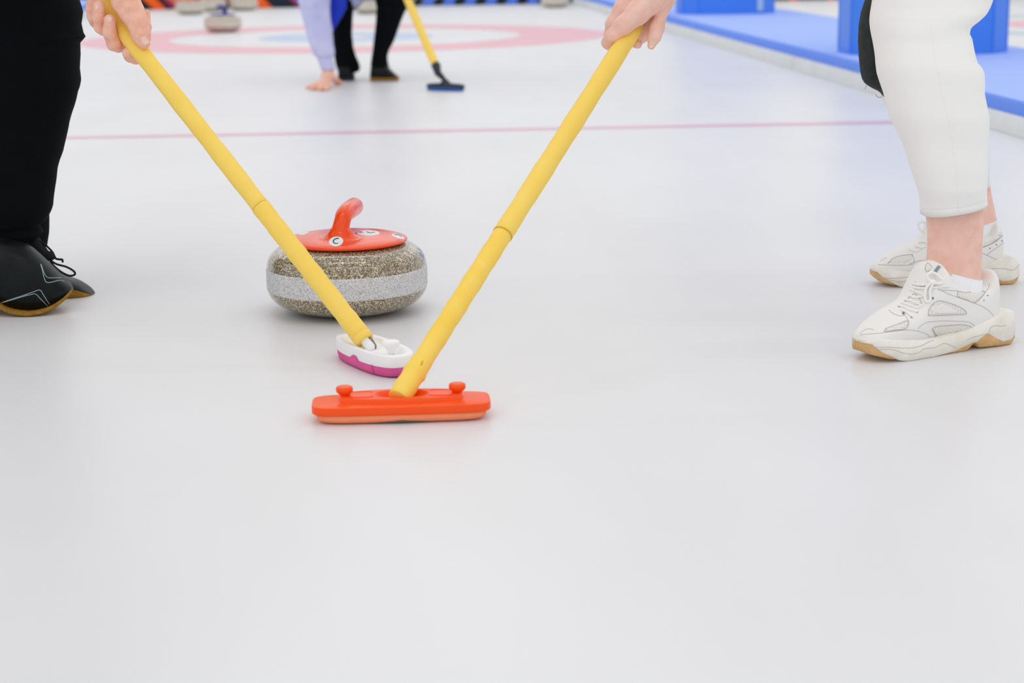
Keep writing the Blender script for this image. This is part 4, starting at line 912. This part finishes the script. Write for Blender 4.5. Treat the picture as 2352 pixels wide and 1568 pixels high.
bd3 = hpr+chain([(hd3-V3(0, -.03, .06), .055), (nk3, .06)], .03)+chain([(nk3, .09), (V3(.2, -4.15, .82), .11), (hip3, .09)], .04)+chain([(sh3, .055), (C(722, 0, D3+.07), .04), (C(742, 110, D3+.02), .03), (wr3, .026)], .015)+chain([(sh3b, .055), (el3, .042), (hu3, .034)], .02)+chain([(nk3, .07), (sh3, .06)], .04)+chain([(nk3, .07), (sh3b, .06)], .04)
bv_, bf_ = sdf_mesh(bd3, .010, .02); V_, F_ = join((hv, hf), (bv_, bf_))
P3 = link('person', V_, F_, M['skin'], base=V3(.2, -4.2, 0)); tag(P3, 'blurred person in lilac sweatshirt and blue vest crouching with one hand on the ice', 'person')
add_head(P3, hd3, V3(0, -.95, -.3), V3(0, -.2, 1), True)
sl = [(-60, 672, 765, D3+.1, .075), (0, 684, 760, D3+.07, .07), (20, 690, 760, D3+.06, .068), (40, 694, 760, D3+.05, .066), (60, 700, 762, D3+.04, .063), (80, 704, 764, D3+.03, .06), (100, 711, 766, D3+.02, .056), (115, 716, 769, D3+.015, .053), (127, 721, 769, D3+.01, .05), (132, 728, 764, D3+.01, .04), (148, 733, 768, D3, .037), (163, 737, 771, D3, .036)]
s3v, s3f = loft(fold_loops(px_rings(resample_rows(sl, 4), n=40), .006, 18, 2))
jk = chain([(nk3+V3(0, .03, -.03), .09), (V3(.2, -4.15, .82), .155), (V3(.26, -3.9, .66), .155)], .06)+chain([(sh3, .085), (V3(-.035, -4.36, .62), .08), (C(720, -30, D3+.08), .078)], .03)+chain([(sh3b, .08), (el3, .065), (hu3+(el3-hu3)*.3, .05)], .03)+chain([(nk3, .09), (sh3, .08)], .05)+chain([(nk3, .09), (sh3b, .08)], .05)
# sweatshirt front hanging above the knee
jk += chain([(C(800, -40, 8.62), .09), (C(812, -2, 8.64), .045)], .03)
jv, jf = sdf_mesh(jk, .012, .03); V_, F_ = join((s3v, s3f), (jv, jf)); link('sweatshirt', V_, F_, M['lilac'], P3)
vs_ = [(-150, 770, 830, 8.62, .03), (-90, 738, 850, 8.54, .10), (-40, 748, 812, 8.5, .07), (0, 754, 797, 8.48, .05), (20, 756, 796, 8.48, .045), (40, 758, 785, 8.48, .04), (58, 762, 774, 8.48, .03), (70, 764, 767, 8.48, .01)]
v, f = loft(px_rings(resample_rows(vs_, 5), n=32)); link('vest', v, f, M['vest'], P3)
DL = depth(G(800, 186))+.02
ll = [(-30, 772, 835, DL+.05, .075), (20, 768, 812, DL+.04, .07), (40, 764, 810, DL+.02, .07), (80, 764, 808.5, DL, .065), (110, 765, 812, DL, .06), (130, 768, 818, DL, .055), (145, 770, 825, DL+.01, .055), (155, 773, 827.5, DL+.01, .055), (163, 776, 826, DL+.01, .055), (168, 777, 817, DL+.01, .05)]
lv_, lf_ = loft(px_rings(resample_rows(ll, 4), n=36))
DR = depth(G(880, 187))+.04
rl = [(-30, 850, 940, DR+.06, .085), (0, 862, 938, DR+.03, .08), (18, 865, 936, DR+.02, .078), (30, 864, 929, DR, .075), (50, 863, 921, DR, .07), (70, 861, 914, DR, .066), (95, 858, 905, DR, .06), (115, 856, 894, DR, .055), (130, 853.5, 890, DR, .055), (145, 851.5, 891.5, DR, .055), (160, 851, 896, DR, .055), (170, 851, 900, DR, .05)]
rv_, rf_ = loft(px_rings(resample_rows(rl, 4), n=36))
kl, kr_ = C(800, -10, DL+.05), C(898, -14, DR+.05)
pv, pf = sdf_mesh([('c', kl, hip3-V3(.09, 0, .05), .075, .11, .04), ('c', kr_, hip3+V3(.09, 0, -.05), .085, .11, .04), ('e', hip3, (.18, .16, .15), I3, .05)], .012, .04)
V_, F_ = join((lv_, lf_), (rv_, rf_), (pv, pf)); link('trousers', V_, F_, M['black_cloth'], P3)
def small_shoe(rows, D, label, tan):
    R = np.array(rows, float); xs = endspace(R[0, 0], R[-1, 0], 26); lu, ls = [], []
    for x in xs:
        t_, b_, w_ = [np.interp(x, R[:, 0], R[:, k]) for k in (1, 2, 3)]; ct, cb = C(x, t_, D), C(x, b_, D); cb[2] = max(cb[2], 0)
        o = V3(cb[0], cb[1], 0); lu.append(sup_section(o, rh, fh, 0, w_, cb[2], max(ct[2], cb[2]+.004), 2.5, 28)); ls.append(sup_section(o, rh, fh, 0, w_*1.05, cb[2], cb[2]+.016, 5, 28))
    v, f = loft(lu); s = link('shoe', v, f, M['leather_black'], P3); s['label'] = label
    v, f = loft(ls); link('sole', v, f, M['tan_sole'] if tan else M['brush_black'], s)
small_shoe([(850, 172, 183, .015), (853, 150, 184.5, .04), (870, 145, 185, .045), (890, 150, 185, .047), (905, 166, 184, .042), (914, 174, 183.5, .03), (917, 180, 183, .01)], DR, 'black shoe with tan sole flat on the ice', True)
small_shoe([(777, 168, 184, .02), (781, 150, 185, .045), (800, 145, 185, .05), (811, 155, 184, .04), (815, 170, 183, .02)], DL+.01, 'black shoe under the bent leg', False)
